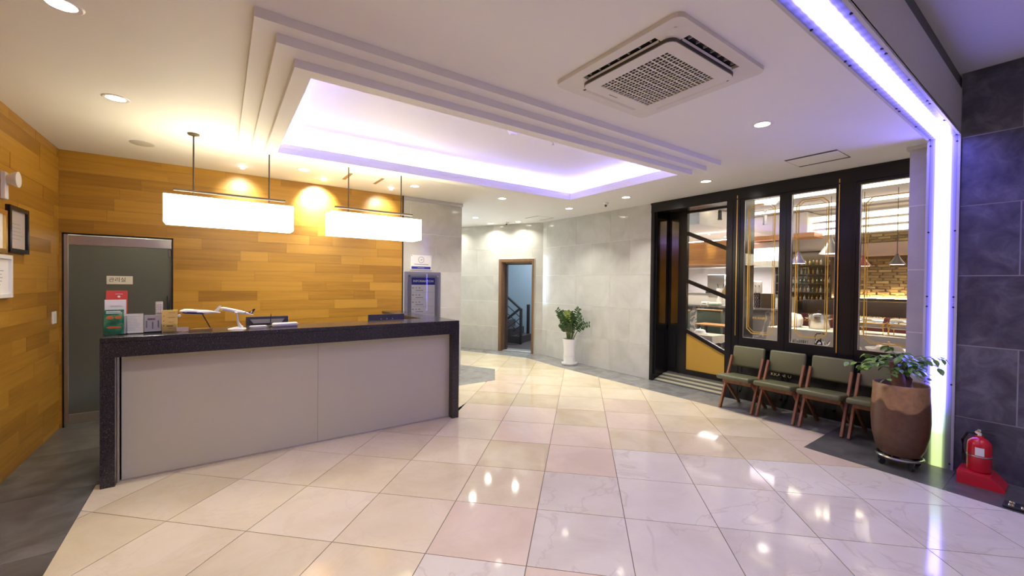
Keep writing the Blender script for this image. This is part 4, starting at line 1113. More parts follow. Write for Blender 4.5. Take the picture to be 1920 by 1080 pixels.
# ---------------------------------------------------------------- ceiling fixtures
dproto = thing('downlight', 'x', 'downlight', (0, 0, CEIL), 0, 'recessed lobby downlights')
obj('bezel', MB().lathe([(.058, -.004), (.075, -.006), (.084, -.001), (.084, 0), (.058, 0)], 32), WHITEPL, dproto)
obj('lens', MB().lathe([(0, -.002), (.058, -.002), (.058, 0), (0, 0)], 28), LAMP, dproto)
area_light('downlight_lamp', dproto, (0, 0, -.02), L_DOWN, WARM, .10, spread=math.radians(102))
DLS = [(3.744, 5.54, 'recessed downlight between the glowing tray and the corridor'), (3.74, 1.635, 'recessed downlight between the air conditioner and the shop windows'), (-.63, 3.0, 'recessed downlight at the ceiling corner, closest to the viewer'), (-.62, 4.30, 'recessed downlight before the pendant lamps, beside the wood side wall'),
       (5.215, 2.96, 'recessed downlight over the shop door'),
       (5.21, 4.255, 'recessed downlight beside the ceiling camera, shop side'), (5.195, 5.52, 'recessed downlight past the glowing tray corner'),
       (.87, 5.63, 'recessed downlight between the two box pendants'),
       (2.29, 5.61, 'recessed downlight above the information board'), (4.41, 7.52, 'small looking downlight in the corridor before the pillar edge'),
       (5.45, 7.42, 'corridor downlight closest to the slanted wall corner'), (5.13, 8.05, 'corridor downlight over the stair doorway'),
       (4.55, 8.95, 'corridor downlight deepest behind the pillar'), (.87, 1.63, 'recessed downlight between the stepped tray and the light portal, out over the front floor')]
for k, (x, y, lb) in enumerate(DLS):
    if k == 0:
        dproto.location = (x, y, CEIL); dproto['label'] = lb
    else:
        d_ = dup(dproto, (x, y, CEIL), None, lb)
        if x < 0 or (y < 2 and x > 3):      # dimmer bulb
            for c in d_.children:
                if c.type == 'LIGHT': c.data = c.data.copy(); c.data.energy = L_DOWN * .5
        if y > 7:      # the corridor lamps throw a wider beam
            for c in d_.children:
                if c.type == 'LIGHT': c.data = c.data.copy(); c.data.spread = math.radians(140); c.data.energy = L_DOWN * .75
for x, y, lb in ((.4, -.9, 'added unseen fill downlight on the high ceiling, nearest the wood side wall'), (2.2, -.9, 'added unseen fill downlight on the middle of the high ceiling'), (4.0, -.9, 'added unseen fill downlight on the high ceiling, nearest the slate wall')):  # out-of-view lamps added as fill for the entrance side
    d_ = dup(dproto, (x, y, HIGH), None, lb)
    for c in d_.children:
        if c.type == 'LIGHT': c.data = c.data.copy(); c.data.energy = 5.5; c.data.spread = math.radians(120)
def washer(x, y, lb, power):
    t = thing('wall_washer', lb, 'spotlight', (x, y, CEIL))
    obj('bezel', MB().lathe([(.028, -.003), (.045, -.005), (.05, 0), (.028, 0)], 24), WHITEPL, t)
    obj('lamp_head', MB().lathe([(0, -.028), (.022, -.028), (.026, -.01), (.026, 0), (0, 0)], 20), LAMP, t)
    l = bpy.data.lights.new('washer_lamp', 'SPOT'); l.energy = power; l.color = WARM; l.spot_size = math.radians(75); l.spot_blend = 1.0; l.shadow_soft_size = .02
    o = bpy.data.objects.new('washer_lamp', l); COL.objects.link(o); o.parent = t; o.location = (0, 0.02, -.035); o.rotation_euler = (math.radians(56), 0, 0)
washer(.25, 5.92, 'small wall spotlight above the wood wall, beside the first pendant rod', L_WASH * 5)
washer(1.155, 5.95, 'small wall spotlight throwing the brightest spot on the wood wall', L_WASH * 26)
washer(2.055, 5.92, 'small wall spotlight above the wood wall near the pillar', L_WASH * 5)
sp_ = thing('ceiling_speaker', 'flush round white speaker in the ceiling near the wood corner', 'speaker', (-.61, 5.565, CEIL))
obj('grille_disc', MB().lathe([(0, -.010), (.085, -.008), (.098, -.003), (.1, 0), (0, 0)], 32), P('grey_speaker_mesh', (.50, .47, .42), .6), sp_)
sd_ = thing('smoke_detector', 'round white smoke detector on the glowing tray ceiling', 'smoke detector', (2.33, 3.27, 3.075))
obj('body', MB().lathe([(0, -.045), (.03, -.045), (.045, -.03), (.05, -.012), (.055, 0), (0, 0)], 28), WHITEPL, sd_)
sk = thing('sprinkler', 'small chrome sprinkler on the glowing tray ceiling', 'sprinkler', (2.83, 3.26, 3.075))
obj('rosette', MB().lathe([(0, -.008), (.025, -.006), (.03, 0), (0, 0)], 20), CHROME, sk)
obj('head', MB().lathe([(0, -.04), (.014, -.04), (.014, -.036), (.006, -.03), (.006, 0), (0, 0)], 14), CHROME, sk)
def dome_cam(loc, lb):
    t = thing('ceiling_camera', lb, 'security camera', loc)
    obj('base', MB().lathe([(0, -.03), (.04, -.03), (.045, 0), (0, 0)], 24), WHITEPL, t)
    obj('body', MB().cyl((0, 0, -.03), (-.03, -.02, -.055), .028, 20), WHITEPL, t)
    obj('camera_lens', MB().cyl((-.03, -.02, -.055), (-.036, -.024, -.06), .018, 18), BLACKP, t)
dome_cam((5.30, 4.74, CEIL), 'white security camera with black lens on the ceiling near the shop front')
dome_cam((5.29, 7.62, CEIL), 'tiny security camera on the corridor ceiling between two downlights')
def hatch(lb, pts, gapmat, z=CEIL):
    cx = sum(p[0] for p in pts) / 4; cy = sum(p[1] for p in pts) / 4
    t = thing('access_hatch', lb, 'ceiling hatch', (cx, cy, z))
    q = [(p[0] - cx, p[1] - cy) for p in pts]
    sc1 = lambda f: [(p[0] * f, p[1] * f) for p in q]
    obj('gap', MB().poly(q, -.001, 0), gapmat, t, smooth=False)
    w_ = [(q[0][0] + .045, q[0][1] - .006), (q[1][0] + .045, q[1][1] + .006), (q[2][0] - .045, q[2][1] + .006), (q[3][0] - .045, q[3][1] - .006)]
    obj('panel', MB().poly(w_, -.003, -.001), PAINT, t, smooth=False)
hatch('ceiling access hatch with dark gaps near the shop windows', [(5.0, 1.96), (5.0, 1.49), (5.42, 1.49), (5.42, 1.96)], P('dark_gap', (.08, .075, .07), .8))
hatch('ceiling access hatch with brown gaps over the wood wall', [(1.36, 5.84), (1.36, 5.45), (1.81, 5.45), (1.81, 5.84)], P('brown_gap', (.36, .20, .07), .8))
hatch('thin outlined ceiling hatch at the corner of the grey wall', [(5.26, 6.95), (5.26, 6.5), (5.70, 6.5), (5.70, 6.95)], P('pale_gap', (.42, .40, .36), .8))

# air conditioner cassette
ac = thing('air_conditioner', 'square white ceiling cassette air conditioner with a checked grille', 'air conditioner', (2.322, 1.665, CEIL))
H = .465
def rrect(h, r, n=5, hy=None):
    hy = hy or h
    pts = []
    for cx, cy, a0 in ((h - r, hy - r, 0), (-h + r, hy - r, PI / 2), (-h + r, -hy + r, PI), (h - r, -hy + r, 1.5 * PI)):
        for k in range(n + 1):
            a = a0 + PI / 2 * k / n
            pts.append((cx + r * math.cos(a), cy + r * math.sin(a)))
    return pts
def frame_ring(mb, outer, inner, z0, z1):
    n = len(outer)
    for i in range(n):
        j = (i + 1) % n
        mb.poly([outer[i], outer[j], inner[j], inner[i]], z0, z1)
    return mb
obj('outer_panel', frame_ring(MB(), rrect(H, .05), rrect(.395, .02), -.026, -.0005), ACW, ac, smooth=False)
cs = .25
for a in (-1, 1):
    for b in (-1, 1): obj('corner_cover', MB().box(min(a * .27, a * .396), max(a * .27, a * .396), min(b * .27, b * .396), max(b * .27, b * .396), -.026, -.001), ACW, ac, smooth=False)
obj('dark_duct', MB().box(-.395, .395, -.395, .395, -.004, -.0005), P('dark_duct', (.012, .012, .014), .7), ac, smooth=False)
for k in range(4):
    mt = Matrix.Rotation(k * PI / 2, 4, 'Z')
    op = k in (1, 2)
    fl_ = MB().box(-.262, .262, -.006 if op else -.021, .006 if op else .021, -.0018, .0018, 0, 1, mt @ Matrix.Translation((0, .350 if op else .366, -.024 if op else -.027)) @ Matrix.Rotation(1.05 if op else -.35, 4, 'X'))
    obj('louver_flap', fl_, ACW, ac, smooth=False)
    for q in range(7): obj('vane', MB().box(-.003 + (q - 3) * .075, .003 + (q - 3) * .075, .362, .392, -.018, -.004, 0, 1, mt), GREYPL, ac, smooth=False)
obj('center_panel', frame_ring(MB(), rrect(.338, .05), rrect(.252, .003), -.048, -.030), ACW, ac, smooth=False)
obj('panel_edge', frame_ring(MB(), rrect(.342, .054), rrect(.338, .05), -.044, -.020), P('dark_panel_edge', (.10, .09, .08), .4), ac, smooth=False)
obj('panel_back', MB().box(-.30, .30, -.30, .30, -.030, -.006), P('dark_filter', (.02, .018, .018), .8), ac, smooth=False)
gr = MB()
NG = 18
for q in range(NG + 1):
    p = -.252 + q * .504 / NG
    wv = .0022 if q % 2 else .0045
    gr.box(p - wv, p + wv, -.252, .252, -.046, -.042)
    gr.box(-.252, .252, p - wv, p + wv, -.0465, -.0425)
o = obj('grille', gr, ACW, ac, smooth=False)
obj('name_plate', MB().box(-.11, -.03, .296, .304, -.0488, -.048), GREYPL, ac, (0, 0, 0), (0, 0, 0), smooth=False)

# ---------------------------------------------------------------- frosted office door in the wood wall
d2 = thing('door_2', 'frosted grey glass office door with steel rails in the wood wall', 'door', (-.878, YW + .03, 0), 0, None, 'structure')
L_, R_ = -.457, .458
f = MB().box(L_, L_ + .012, -.035, .03, 0, 2.085).box(R_ - .014, R_, -.035, .03, 0, 2.085).box(L_, R_, -.035, .03, 2.068, 2.085)
obj('door_frame', f, BLACKMET, d2, smooth=False)
obj('steel_jamb', MB().box(L_ + .012, L_ + .04, -.02, .02, 0.01, 2.068), STEEL, d2, smooth=False)
FROST, n_, l_, b_ = nt('frosted_grey_glass')
b_.inputs['Base Color'].default_value = (.155, .16, .145, 1); b_.inputs['Roughness'].default_value = .32
b_.inputs['Transmission Weight'].default_value = .45; b_.inputs['Specular IOR Level'].default_value = .4
obj('glass_leaf', MB().box(L_ + .042, R_ - .016, -.006, .006, .13, 1.96), FROST, d2, smooth=False)
obj('top_rail', MB().box(L_ + .042, R_ - .016, -.014, .014, 1.96, 2.062, .002, 1), STEEL, d2, smooth=False)
obj('bottom_rail', MB().box(L_ + .042, R_ - .016, -.014, .014, .022, .13, .002, 1), P('worn_steel', (.36, .34, .30), .4, .8), d2, smooth=False)
sg = obj('sign_plate', MB().box(-.108, .108, -.011, -.0065, -.046, .046), P('pale_sign_plate', (.80, .78, .70), .4), d2, (-.01, 0, 1.583), smooth=False)
text('lettering', '관리실', .056, INKK, sg, (-.02, -.0112, 0), (PI / 2, 0, 0), .0004, sx=.95)
obj('lock_plate', MB().box(R_ - .05, R_ - .018, -.022, -.006, 1.86, 1.95, .003, 1), CHROME, d2)
obj('pull_handle', MB().box(R_ - .055, R_ - .03, -.05, -.03, 1.18, 1.40, .006, 2).box(R_ - .05, R_ - .035, -.03, -.006, 1.2, 1.22).box(R_ - .05, R_ - .035, -.03, -.006, 1.36, 1.38), BLACKP, d2)
off = obj('wall_office', MB().box(-1.6, -1.5, 6.5, 8.0, 0, 2.5).box(-1.6, .0, 8.0, 8.1, 0, 2.5).box(-.1, 0, 6.5, 8.0, 0, 2.5).box(-1.6, 0, 6.5, 8.1, 2.5, 2.6).box(-1.6, 0, 6.49, 8.1, -.07, -.01), P('office_wall_paint', (.5, .5, .42), .7), smooth=False)
tag(off, 'small office room behind the frosted glass door', 'wall', kind='structure')
oc = thing('office_armchair', 'pale armchair blurred behind the frosted glass door', 'armchair', (-1.05, 6.95, -.01))
obj('seat', MB().box(-.28, .28, -.25, .25, .15, .42, .06, 3), PAPER, oc)
obj('backrest', MB().box(-.28, .28, .18, .30, .3, .8, .05, 3), PAPER, oc)
for s_ in (-1, 1): obj('armrest', MB().box(s_ * .28 - .05, s_ * .28 + .05, -.25, .28, .15, .58, .04, 3), PAPER, oc)
area_light('office_lamp', off, (-.9, 7.6, 2.4), 10, (1, .95, .8), .3)

# ---------------------------------------------------------------- things on the wood side wall (x = -1.36)
def wall_frame(label, y0, y1, z0, z1, fr, fw_, paper):
    t = thing('picture_frame', label, 'picture frame', (-1.36, (y0 + y1) / 2, z0), PI / 2)
    h = (y1 - y0) / 2; H_ = z1 - z0
    f = MB().box(-h, h, -.03, -.001, 0, fw_).box(-h, h, -.03, -.001, H_ - fw_, H_).box(-h, -h + fw_, -.03, -.001, fw_, H_ - fw_).box(h - fw_, h, -.03, -.001, fw_, H_ - fw_)
    obj('frame', f, fr, t, smooth=False)
    pp = obj('paper', MB().box(-h + fw_, h - fw_, -.012, -.004, fw_, H_ - fw_), paper, t, smooth=False)
    obj('print', lines(MB(), -h + fw_ + .04, h - fw_ - .04, [H_ * (.3 + .08 * k) for k in range(5)], -.0125, .006), INKG, pp, smooth=False)
    return t
wall_frame('black framed certificate on the wood side wall, deeper of the upper two', 4.99, 5.40, 1.80, 2.18, BLACKMET, .035, P('pinkish_certificate', (.50, .45, .44), .6))
wall_frame('gold framed certificate on the wood side wall beside the black frame', 4.52, 4.94, 1.79, 2.12, GOLD, .03, PAPER)
wall_frame('white framed certificate hung under the gold framed one', 4.54, 5.04, 1.44, 1.775, WHITEPL, .03, PAPER)
em = thing('emergency_lamp', 'white round emergency lamp head on the wood side wall', 'emergency lamp', (-1.36, 4.93, 2.37), PI / 2)
obj('mount', MB().box(-.03, .03, -.03, -.001, -.16, .05, .004, 1), WHITEPL, em)
obj('lamp_head', MB().lathe([(0, .0), (.03, .0), (.062, .05), (.062, .06), (0, .064)], 24, Matrix.Translation((0, -.03, 0)) @ Matrix.Rotation(PI / 2, 4, 'X')), WHITEPL, em)
sw = thing('light_switch', 'white wall switch on the wood side wall beside the office door', 'switch', (-1.36, 6.17, 1.13), PI / 2)
obj('plate', MB().box(-.06, .06, -.014, -.001, 0, .125, .003, 1), WHITEPL, sw)
obj('rocker', MB().box(-.035, .035, -.018, -.014, .02, .105, .002, 1), WHITEPL, sw)

# ---------------------------------------------------------------- information board on the pillar
ib = thing('information_board', 'steel backed information board with a white listing and blue header', 'information board', (2.745, YW - .002, .95))
obj('back_plate', MB().box(-.312, .312, -.02, 0, .0, .815, .002, 1), P('dark_brushed_steel', (.30, .30, .29), .38, .7), ib, smooth=False)
obj('acrylic_cover', MB().box(-.27, .27, -.040, -.036, .03, .775), ACRYL, ib, smooth=False)
for a in (-1, 1):
    for z in (.06, .745): obj('standoff', MB().cyl((a * .245, -.046, z), (a * .245, -.02, z), .014, 14), CHROME, ib)
sh_ = obj('sheet', MB().box(-.20, .205, -.024, -.0205, .03, .72), PAPER, ib, smooth=False)
hd_ = obj('header', MB().box(-.20, .205, -.0255, -.024, .605, .72), INKB, ib, smooth=False)
text('lettering', 'INFORMATION', .052, PAPER, hd_, (.003, -.026, .662), (PI / 2, 0, 0), .0004, sx=1.0, bold=.0012)
rw_ = MB()
for k in range(5):
    z = .575 - k * .115
    for x, w2 in ((-.19, .03), (-.13, .02), (-.08, .03)): rw_.box(x, x + w2, -.0246, -.024, z - .03, z - .012)
    rw_.box(-.13, .0, -.0246, -.024, z - .068, z - .056)
    rw_.box(-.19, .195, -.0244, -.024, z - .092, z - .089)
obj('print', rw_, INKG, sh_, smooth=False)
pq = thing('wall_plaque', 'white acrylic plaque with a grey ring emblem and blue foot above the information board', 'plaque', (2.71, YW - .002, 1.798))
obj('plate', MB().box(-.182, .182, -.014, 0, 0, .236, .002, 1), WHITEPL, pq, smooth=False)
obj('blue_strip', MB().box(-.165, .165, -.0155, -.014, .012, .052), INKB, pq, smooth=False)
text('lettering', '■■■■■', .022, PAPER, pq, (0, -.016, .032), (PI / 2, 0, 0), .0003) if False else None
eb = MB().torus(.048, .004, 32, 6, Matrix.Translation((0, -.0145, .163)) @ Matrix.Rotation(PI / 2, 4, 'X'))
eb.poly([(-.025, -.012), (.0, .006), (.028, .014), (.012, -.004), (.018, -.016), (-.002, -.006)], -.001, .001, Matrix.Translation((0, -.0146, .163)) @ Matrix.Rotation(PI / 2, 4, 'X'))
obj('ring_emblem', eb, INKG, pq)
obj('print', MB().box(-.12, .125, -.0146, -.014, .082, .094).box(-.06, .055, -.0161, -.0155, .028, .038), INKG, pq, smooth=False)
for a in (-1, 1): obj('standoff', MB().cyl((a * .165, -.018, .222), (a * .165, -.014, .222), .006, 10), CHROME, pq)

# ---------------------------------------------------------------- stair doorway in the slanted wall
def corridor_thing(name, label, cat, kind=None):
    return thing(name, label, cat, (AX, AY, 0), AANG - PI, None, kind)
d3 = corridor_thing('door_3', 'brown wooden doorway frame opening to the stairs', 'door frame', 'structure')
cs_ = MB()
cs_.box(-1.105, -1.03, -.02, .02, 0, 2.155).box(-.25, -.195, -.02, .02, 0, 2.155).box(-1.03, -.25, -.02, .02, 2.09, 2.155)
obj('casing', cs_, DOORWOOD, d3, smooth=False)
obj('reveal', MB().box(-1.03, -1.015, .0, .22, 0, 2.09).box(-.265, -.25, .0, .22, 0, 2.09).box(-1.015, -.265, .0, .22, 2.075, 2.09), DOORWOOD, d3, smooth=False)
obj('edge_bead', MB().box(-1.108, -1.105, -.022, .0, 0, 2.16).box(-.195, -.192, -.022, .0, 0, 2.16).box(-1.108, -.192, -.022, .0, 2.155, 2.16), PAINT, d3, smooth=False)
obj('inner_frame', MB().box(-1.015, -.965, .15, .21, 0, 2.075).box(-.29, -.265, .15, .21, 0, 2.075).box(-.965, -.29, .15, .21, 2.03, 2.075), P('dark_brown_metal', (.06, .035, .028), .4), d3, smooth=False)
obj('steel_bead', MB().box(-1.015, -1.008, .12, .15, 0, 2.07).box(-1.015, -.265, .12, .15, 2.064, 2.07), ALU, d3, smooth=False)
obj('threshold', MB().box(-1.015, -.265, .02, .21, 0, .022).box(-1.0, -.28, .17, .2, .022, .045), P('dull_threshold_steel', (.40, .41, .42), .45, .6), d3, smooth=False)
BLUEW = P('blue_grey_stairwell_paint', (.30, .36, .40), .7, noise=.05, nscale=4)
sr = obj('wall_stairwell', MB().box(-3.0, .9, 2.9, 3.0, -1.5, 3.6).box(-3.1, -3.0, .14, 3.0, -1.5, 3.6).box(.6, .7, .14, 3.0, -1.5, 3.6).box(-3.1, .7, .14, 3.0, 3.6, 3.7).box(-3.0, .6, .141, .16, 2.2, 3.6), BLUEW, None, (AX, AY, 0), (0, 0, AANG - PI), smooth=False)
tag(sr, 'blue grey stairwell walls beyond the doorway', 'wall', kind='structure')
ls = obj('floor', MB().box(-1.12, .6, .10, 2.9, -.12, -.002).box(-3.0, -1.12, .10, 1.24, -.12, -.002).box(-3.0, -1.12, 1.24, 2.9, -1.5, -1.4).box(-1.14, -1.12, 1.24, 2.9, -1.5, -.12).box(-3.0, -1.12, 1.22, 1.24, -1.5, -.12), wood('dark_landing_stone', [(0, (.035, .025, .022)), (1, (.09, .065, .055))], rough=.45), None, (AX, AY, 0), (0, 0, AANG - PI), smooth=False)
tag(ls, 'dark polished stair landing beyond the doorway', 'floor', kind='structure')
STEEL_D = P('black_brown_rail_paint', (.022, .016, .018), .35)
STEPM = P('dark_step_stone', (.05, .035, .035), .3)
st = corridor_thing('staircase', 'dark staircase with black railing rising beyond the brown doorway', 'staircase')
for k in range(6):
    s0 = 1.12 + k * .27
    obj('step', MB().box(-(s0 + .29), -s0, 1.25, 2.1, 0, .19 + k * .19), STEPM, st, smooth=False)
obj('newel_post', MB().box(-1.115, -1.055, 1.19, 1.25, 0, .93), STEEL_D, st, smooth=False)
obj('newel_post', MB().box(-1.26, -1.19, 1.98, 2.05, 0, 1.0), STEEL_D, st, smooth=False)
obj('hand_rail', MB().bar((-1.08, 1.22, .91), (-2.2, 1.22, 1.78), .07, .05), STEEL_D, st, smooth=False)
obj('hand_rail', MB().bar((-1.20, 1.45, .93), (-2.2, 1.45, .15), .07, .05), STEEL_D, st, smooth=False)
for k in range(3):
    dz = .22 + .21 * k
    obj('thin_rail', MB().bar((-1.09, 1.22, .91 - dz), (-2.0, 1.22, 1.62 - dz), .018, .018), STEEL_D, st, smooth=False)
    obj('thin_rail', MB().bar((-1.12, 1.40, .93 - .21 * k - .21), (-1.9, 1.40, .33 - .21 * k - .21), .018, .018), STEEL_D, st, smooth=False)
area_light('stair_lamp', sr, (-.6, 1.8, 3.4), 75, (.75, .87, 1.0), .5)

# ---------------------------------------------------------------- wooden chairs under the shop windows
def chair(label, y):
    t = thing('wooden_chair', label, 'chair', (5.385, y, 0), 0, 'olive chairs under the shop windows')
    W2 = .2075
    for s in (-1, 1):
        yy = s * (W2 - .0125)
        obj('front_leg', MB().bar((.012, yy, 0), (.315, yy, .655), .026, .048, upv=(0, 0, 1), bev=.003), CHAIRWOOD, t, smooth=False)
        obj('rear_leg', MB().bar((.47, yy - s * .026, 0), (.03, yy - s * .026, .405), .026, .042, bev=.003), CHAIRWOOD, t, smooth=False)
    obj('front_rail', MB().box(.03, .06, -W2 + .03, W2 - .03, .335, .385, .003, 1), CHAIRWOOD, t, smooth=False)
    obj('seat', MB().box(-.215, .215, -W2 + .004, W2 - .004, -.028, .032, .022, 4), OLIVE, t, (.125, 0, .405), (0, .09, 0))
    obj('backrest', MB().box(-.026, .026, -W2 + .008, W2 - .012, -.135, .135, .024, 4), OLIVE, t, (.345, 0, .655), (0, .16, 0))
    return t
c0 = chair('olive leatherette chair with wooden legs, closest to the shop door', 2.622)
dup(c0, (5.385, 2.168, 0), None, 'olive leatherette chair with wooden legs, second from the shop door')
dup(c0, (5.385, 1.712, 0), None, 'olive leatherette chair with wooden legs, third from the shop door')
dup(c0, (5.385, 1.258, 0), None, 'olive leatherette chair half hidden behind the brown planter')

# ---------------------------------------------------------------- brown planter with its plant and caddy
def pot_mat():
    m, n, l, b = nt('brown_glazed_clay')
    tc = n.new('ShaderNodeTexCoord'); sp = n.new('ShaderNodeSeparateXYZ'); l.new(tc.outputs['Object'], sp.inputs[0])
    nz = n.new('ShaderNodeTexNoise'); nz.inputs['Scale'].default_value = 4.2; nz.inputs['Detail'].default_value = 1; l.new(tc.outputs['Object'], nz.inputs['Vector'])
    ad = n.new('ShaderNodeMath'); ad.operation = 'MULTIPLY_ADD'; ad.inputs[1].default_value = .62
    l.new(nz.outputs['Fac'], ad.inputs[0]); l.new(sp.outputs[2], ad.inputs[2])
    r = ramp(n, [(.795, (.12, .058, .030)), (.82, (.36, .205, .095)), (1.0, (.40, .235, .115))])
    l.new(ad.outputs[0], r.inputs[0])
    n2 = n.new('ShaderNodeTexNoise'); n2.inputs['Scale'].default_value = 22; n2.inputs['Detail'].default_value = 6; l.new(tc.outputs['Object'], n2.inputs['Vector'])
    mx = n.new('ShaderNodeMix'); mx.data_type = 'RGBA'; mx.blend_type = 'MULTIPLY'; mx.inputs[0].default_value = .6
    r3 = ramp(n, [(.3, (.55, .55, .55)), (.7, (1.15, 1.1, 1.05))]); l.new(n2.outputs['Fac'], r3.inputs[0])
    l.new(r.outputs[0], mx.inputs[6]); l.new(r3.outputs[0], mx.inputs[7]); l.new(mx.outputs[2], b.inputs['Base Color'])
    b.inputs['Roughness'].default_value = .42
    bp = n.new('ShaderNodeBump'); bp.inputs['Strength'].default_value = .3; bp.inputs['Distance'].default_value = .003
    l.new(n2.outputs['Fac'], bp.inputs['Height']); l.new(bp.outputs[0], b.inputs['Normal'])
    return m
PX, PY = 5.02, .985
cd = thing('plant_caddy', 'round dark wheeled plant caddy under the brown planter', 'plant caddy', (PX, PY, 0))
obj('ring', MB().torus(.155, .012, 36, 8, Matrix.Translation((0, 0, .085))), STEEL, cd)
obj('cross_bar', MB().box(-.155, .155, -.02, .02, .075, .095).box(-.02, .02, -.155, .155, .075, .095), BLACKMET, cd, smooth=False)
for k in range(4):
    a = PI / 4 + k * PI / 2
    obj('caster', MB().cyl((.14 * math.cos(a) - .012 * math.sin(a), .14 * math.sin(a) + .012 * math.cos(a), .026), (.14 * math.cos(a) + .012 * math.sin(a), .14 * math.sin(a) - .012 * math.cos(a), .026), .026, 16).box(.14 * math.cos(a) - .02, .14 * math.cos(a) + .02, .14 * math.sin(a) - .02, .14 * math.sin(a) + .02, .05, .078), BLACKP, cd)
pl_ = thing('potted_tree', 'large brown glazed planter with a leafy stump plant', 'potted plant', (PX, PY, .098))
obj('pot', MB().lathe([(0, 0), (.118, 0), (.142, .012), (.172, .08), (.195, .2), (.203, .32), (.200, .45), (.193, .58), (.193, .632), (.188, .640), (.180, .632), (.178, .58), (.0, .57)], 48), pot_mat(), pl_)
obj('soil', MB().lathe([(0, .595), (.1, .592), (.178, .585), (.178, .58), (0, .58)], 28), SOIL, pl_)
BARK = P('brown_stump_bark', (.20, .10, .055), .8, noise=.4, nscale=25, bump=.6)
obj('stump', MB().tube([(-.03, .0, .58), (-.035, .01, .68), (-.02, .03, .76), (-.05, .05, .84)], [.055, .05, .045, .03], 12).tube([(.01, -.04, .58), (.02, -.03, .68), (.0, -.02, .80), (.03, -.04, .86)], [.05, .045, .045, .03], 12), BARK, pl_)
def leaf_mesh(name, L, W, mat, fold=.25, curl=.25, n=5):
    v, f = [], []
    for i in range(n + 1):
        u = i / n
        w_ = W * math.sin(PI * min(1, u * .96 + .02)) ** .75
        z = -curl * L * u * u
        v += [(u * L, -w_ / 2, z + fold * w_ / 2), (u * L, 0, z), (u * L, w_ / 2, z + fold * w_ / 2)]
    for i in range(n):
        a = i * 3
        f += [(a, a + 1, a + 4, a + 3), (a + 1, a + 2, a + 5, a + 4)]
    return MB().raw(v, f).mesh(name, mat)
def leafmat(name, a, b_):
    m, n, l, b = nt(name)
    oi = n.new('ShaderNodeObjectInfo'); r = ramp(n, [(0, a), (1, b_)])
    l.new(oi.outputs['Random'], r.inputs[0]); l.new(r.outputs[0], b.inputs['Base Color'])
    b.inputs['Roughness'].default_value = .35; b.inputs['Subsurface Weight'].default_value = 0
    return m
LM = leafmat('green_oval_leaf', (.05, .14, .025), (.20, .36, .06))
leaf_me = leaf_mesh('leaf', .062, .040, LM)
tw = MB()
nleaf = 0
for k in range(24):
    a = 2 * PI * k / 24 + R.uniform(-.15, .15)
    reach = R.uniform(.16, .34) * (1.12 if math.sin(a) > .7 else .82)
    p0 = Vector((R.uniform(-.04, .03), R.uniform(-.03, .04), R.uniform(.72, .85)))
    tip = Vector((math.cos(a) * reach, math.sin(a) * reach, R.uniform(.68, .98)))
    mid = (p0 + tip) / 2 + Vector((0, 0, R.uniform(.03, .10)))
    pts = [p0 * (1 - u) ** 2 + mid * 2 * u * (1 - u) + tip * u * u for u in [q / 6 for q in range(7)]]
    tw.tube(pts, [.004, .0035, .003, .003, .0025, .002, .0015], 5)
    for q in range(2, 7):
        for s in (-1, 1):
            if nleaf >= 286 or R.random() < .22: continue
            d = pts[min(q, 6)] - pts[q - 1]
            ang = math.atan2(d.y, d.x) + s * R.uniform(.5, 1.1)
            o = link('leaf', leaf_me, pl_, pts[q], (R.uniform(-.5, .5), R.uniform(-.1, .7), ang))
            o.scale = [R.uniform(.8, 1.25)] * 3
            nleaf += 1
obj('twigs', tw, P('green_twig', (.10, .14, .04), .6), pl_)

# ---------------------------------------------------------------- white pot with a zz plant
WX, WY = 5.69, 5.985
zp = thing('potted_zz_plant', 'dark green glossy leaved plant in a tall white pot against the grey wall', 'potted plant', (WX, WY, 0))
obj('saucer', MB().lathe([(0, 0), (.13, 0), (.15, .01), (.157, .045), (.15, .047), (.14, .02), (0, .02)], 36), WHITEPL, zp)
rb_ = [(0, .021), (.112, .021), (.115, .03)]
for k in range(6): rb_ += [(.114 + k * .0005, .05 + k * .022), (.118 + k * .0005, .06 + k * .022)]
rb_ += [(.114, .22), (.116, .32), (.124, .42), (.136, .50), (.137, .512), (.130, .512), (.125, .49), (0, .485)]
obj('pot', MB().lathe(rb_, 40), WHITEPL, zp)
obj('soil', MB().lathe([(0, .498), (.126, .492), (.126, .487), (0, .487)], 24), SOIL, zp)
ZM = leafmat('dark_glossy_leaf', (.012, .045, .010), (.03, .085, .018))
ZY = leafmat('young_lime_leaf', (.15, .25, .03), (.22, .32, .05))
sm = P('green_stalk', (.09, .14, .04), .5)
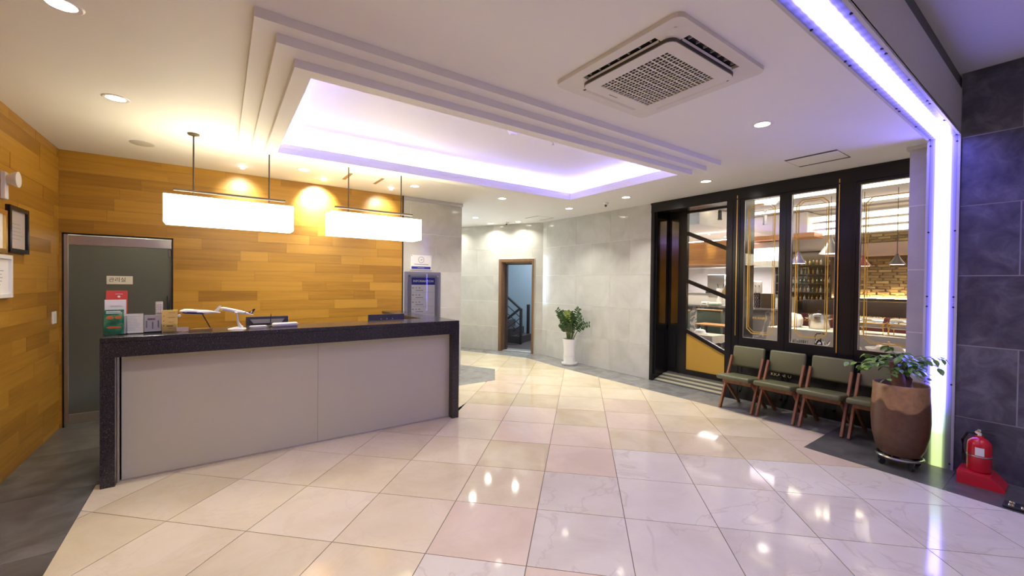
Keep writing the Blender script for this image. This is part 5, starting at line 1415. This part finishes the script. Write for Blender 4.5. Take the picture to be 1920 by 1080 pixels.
# fan frame: e1 along the image (towards -y), e2 towards the viewer
e1 = Vector((.42, -.907, 0)); e2 = Vector((-.907, -.42, 0))
fr = [(-.27, .0, .58, 0), (-.20, .08, .50, 0), (-.14, .06, .56, 0), (-.06, -.02, .46, 0), (-.03, .08, .57, 1), (.04, .0, .50, 0), (.10, .06, .46, 0), (.17, -.03, .62, 0), (.24, .03, .50, 0),
      (.40, .03, .37, 0), (.03, .14, .34, 0), (-.10, .15, .30, 0), (.10, .12, .28, 0), (-.22, -.04, .30, 0), (.30, .08, .40, 0), (-.05, .12, .40, 0), (.0, -.05, .55, 0)]
for dx, dy, hh, yng in fr:
    st_ = MB(); lf = MB()
    b0 = e1 * (dx * .18) + e2 * (dy * .3) + Vector((0, 0, .49))
    tipv = e1 * dx + e2 * dy + Vector((0, 0, .49 + hh * (.9 if abs(dx) > .3 else 1)))
    midv = b0 + (tipv - b0) * .30 + Vector((0, 0, hh * .50))
    N = 12
    pts = [b0 * (1 - u) ** 2 + midv * 2 * u * (1 - u) + tipv * u * u for u in [q / N for q in range(N + 1)]]
    st_.tube(pts, [.010 - .008 * q / N for q in range(N + 1)], 6)
    stalk = obj('stalk', st_, sm, zp)
    for q in range(5, N + 1):
        d = (pts[q] - pts[q - 1]).normalized()
        side = d.cross(e2 * .8 + Vector((0, 0, .25))).normalized()
        for s in (-1, 1):
            L = .082 * (1 - .5 * abs(q / N - .6)) * R.uniform(.85, 1.1); W = L * .46
            dirv = (side * s + d * .38 + e2 * R.uniform(-.5, .5)).normalized()
            nn = dirv.cross(d).normalized()
            wv = nn.cross(dirv).normalized()
            vv, ff = [], []
            for i in range(5):
                u = i / 4
                ww = W * math.sin(PI * (.04 + .92 * u)) ** .8 / 2
                c_ = pts[q] + dirv * L * u - Vector((0, 0, .12 * L * u * u))
                vv += [c_ - wv * ww + nn * ww * .25, c_, c_ + wv * ww + nn * ww * .25]
            for i in range(4):
                a = i * 3; ff += [(a, a + 1, a + 4, a + 3), (a + 1, a + 2, a + 5, a + 4)]
            lf.raw(vv, ff)
    obj('frond_leaflets', lf, ZY if yng else ZM, stalk)['kind'] = 'stuff'

# ---------------------------------------------------------------- fire extinguisher on its red stand
ex = thing('extinguisher_stand', 'red low extinguisher stand beside the light pillar', 'stand', (5.10, .50, 0))
prof = [(.125, 0), (.125, .10), (.06, .105), (-.06, .10), (-.10, .06), (-.135, .02), (-.135, 0)]
mb = MB().poly([(p[0], p[1]) for p in prof], -.115, .115, Matrix(((0, 0, 1, 0), (1, 0, 0, 0), (0, 1, 0, 0), (0, 0, 0, 1))))
obj('body', mb, RED, ex, smooth=False)
fe = thing('fire_extinguisher', 'red fire extinguisher standing by the dark slate wall', 'fire extinguisher', (5.10, .515, .106))
obj('cylinder', MB().lathe([(0, 0), (.067, 0), (.071, .008), (.071, .20), (.066, .235), (.044, .262), (.025, .272), (.025, .285), (0, .285)], 32), RED, fe)
lab = MB()
v, fcs = [], []
for i in range(9):
    a = PI * .93 + i * .09
    for z in (.135, .20): v.append((.0722 * math.cos(a), .0722 * math.sin(a), z))
for i in range(8): fcs.append((2 * i, 2 * i + 2, 2 * i + 3, 2 * i + 1))
obj('label', lab.raw(v, fcs), PAPER, fe)
obj('band', MB().lathe([(.0715, .118), (.0728, .120), (.0728, .127), (.0715, .129)], 32), STEEL, fe)
obj('valve', MB().lathe([(0, .285), (.02, .285), (.022, .31), (.012, .32), (.012, .335), (0, .335)], 16).lathe([(0, -.008), (.014, -.006), (.014, .006), (0, .008)], 14, Matrix.Translation((-.02, .01, .315)) @ Matrix.Rotation(PI / 2, 4, 'Y')), CHROME, fe)
obj('lever', MB().bar((0, .0, .33), (.0, -.08, .345), .018, .008).bar((0, 0, .312), (0, -.085, .305), .018, .008), BLACKP, fe)
obj('hose', MB().tube([(.0, .02, .30), (.03, .07, .29), (.05, .1, .22), (.05, .095, .10), (.04, .09, .04)], .011, 8), BLACKP, fe)
fs = thing('floor_stand_foot', 'black stand foot with chrome studs on the floor edge by the dark wall', 'stand foot', (4.76, .285, 0))
obj('plate', MB().box(-.07, .05, -.09, .07, 0, .02, .006, 2), BLACKP, fs)
for x, y in ((-.04, .03), (-.045, -.03), (.02, .03)): obj('stud', MB().lathe([(0, .038), (.014, .034), (.018, .02), (0, .02)], 14, Matrix.Translation((x, y, 0))), CHROME, fs)
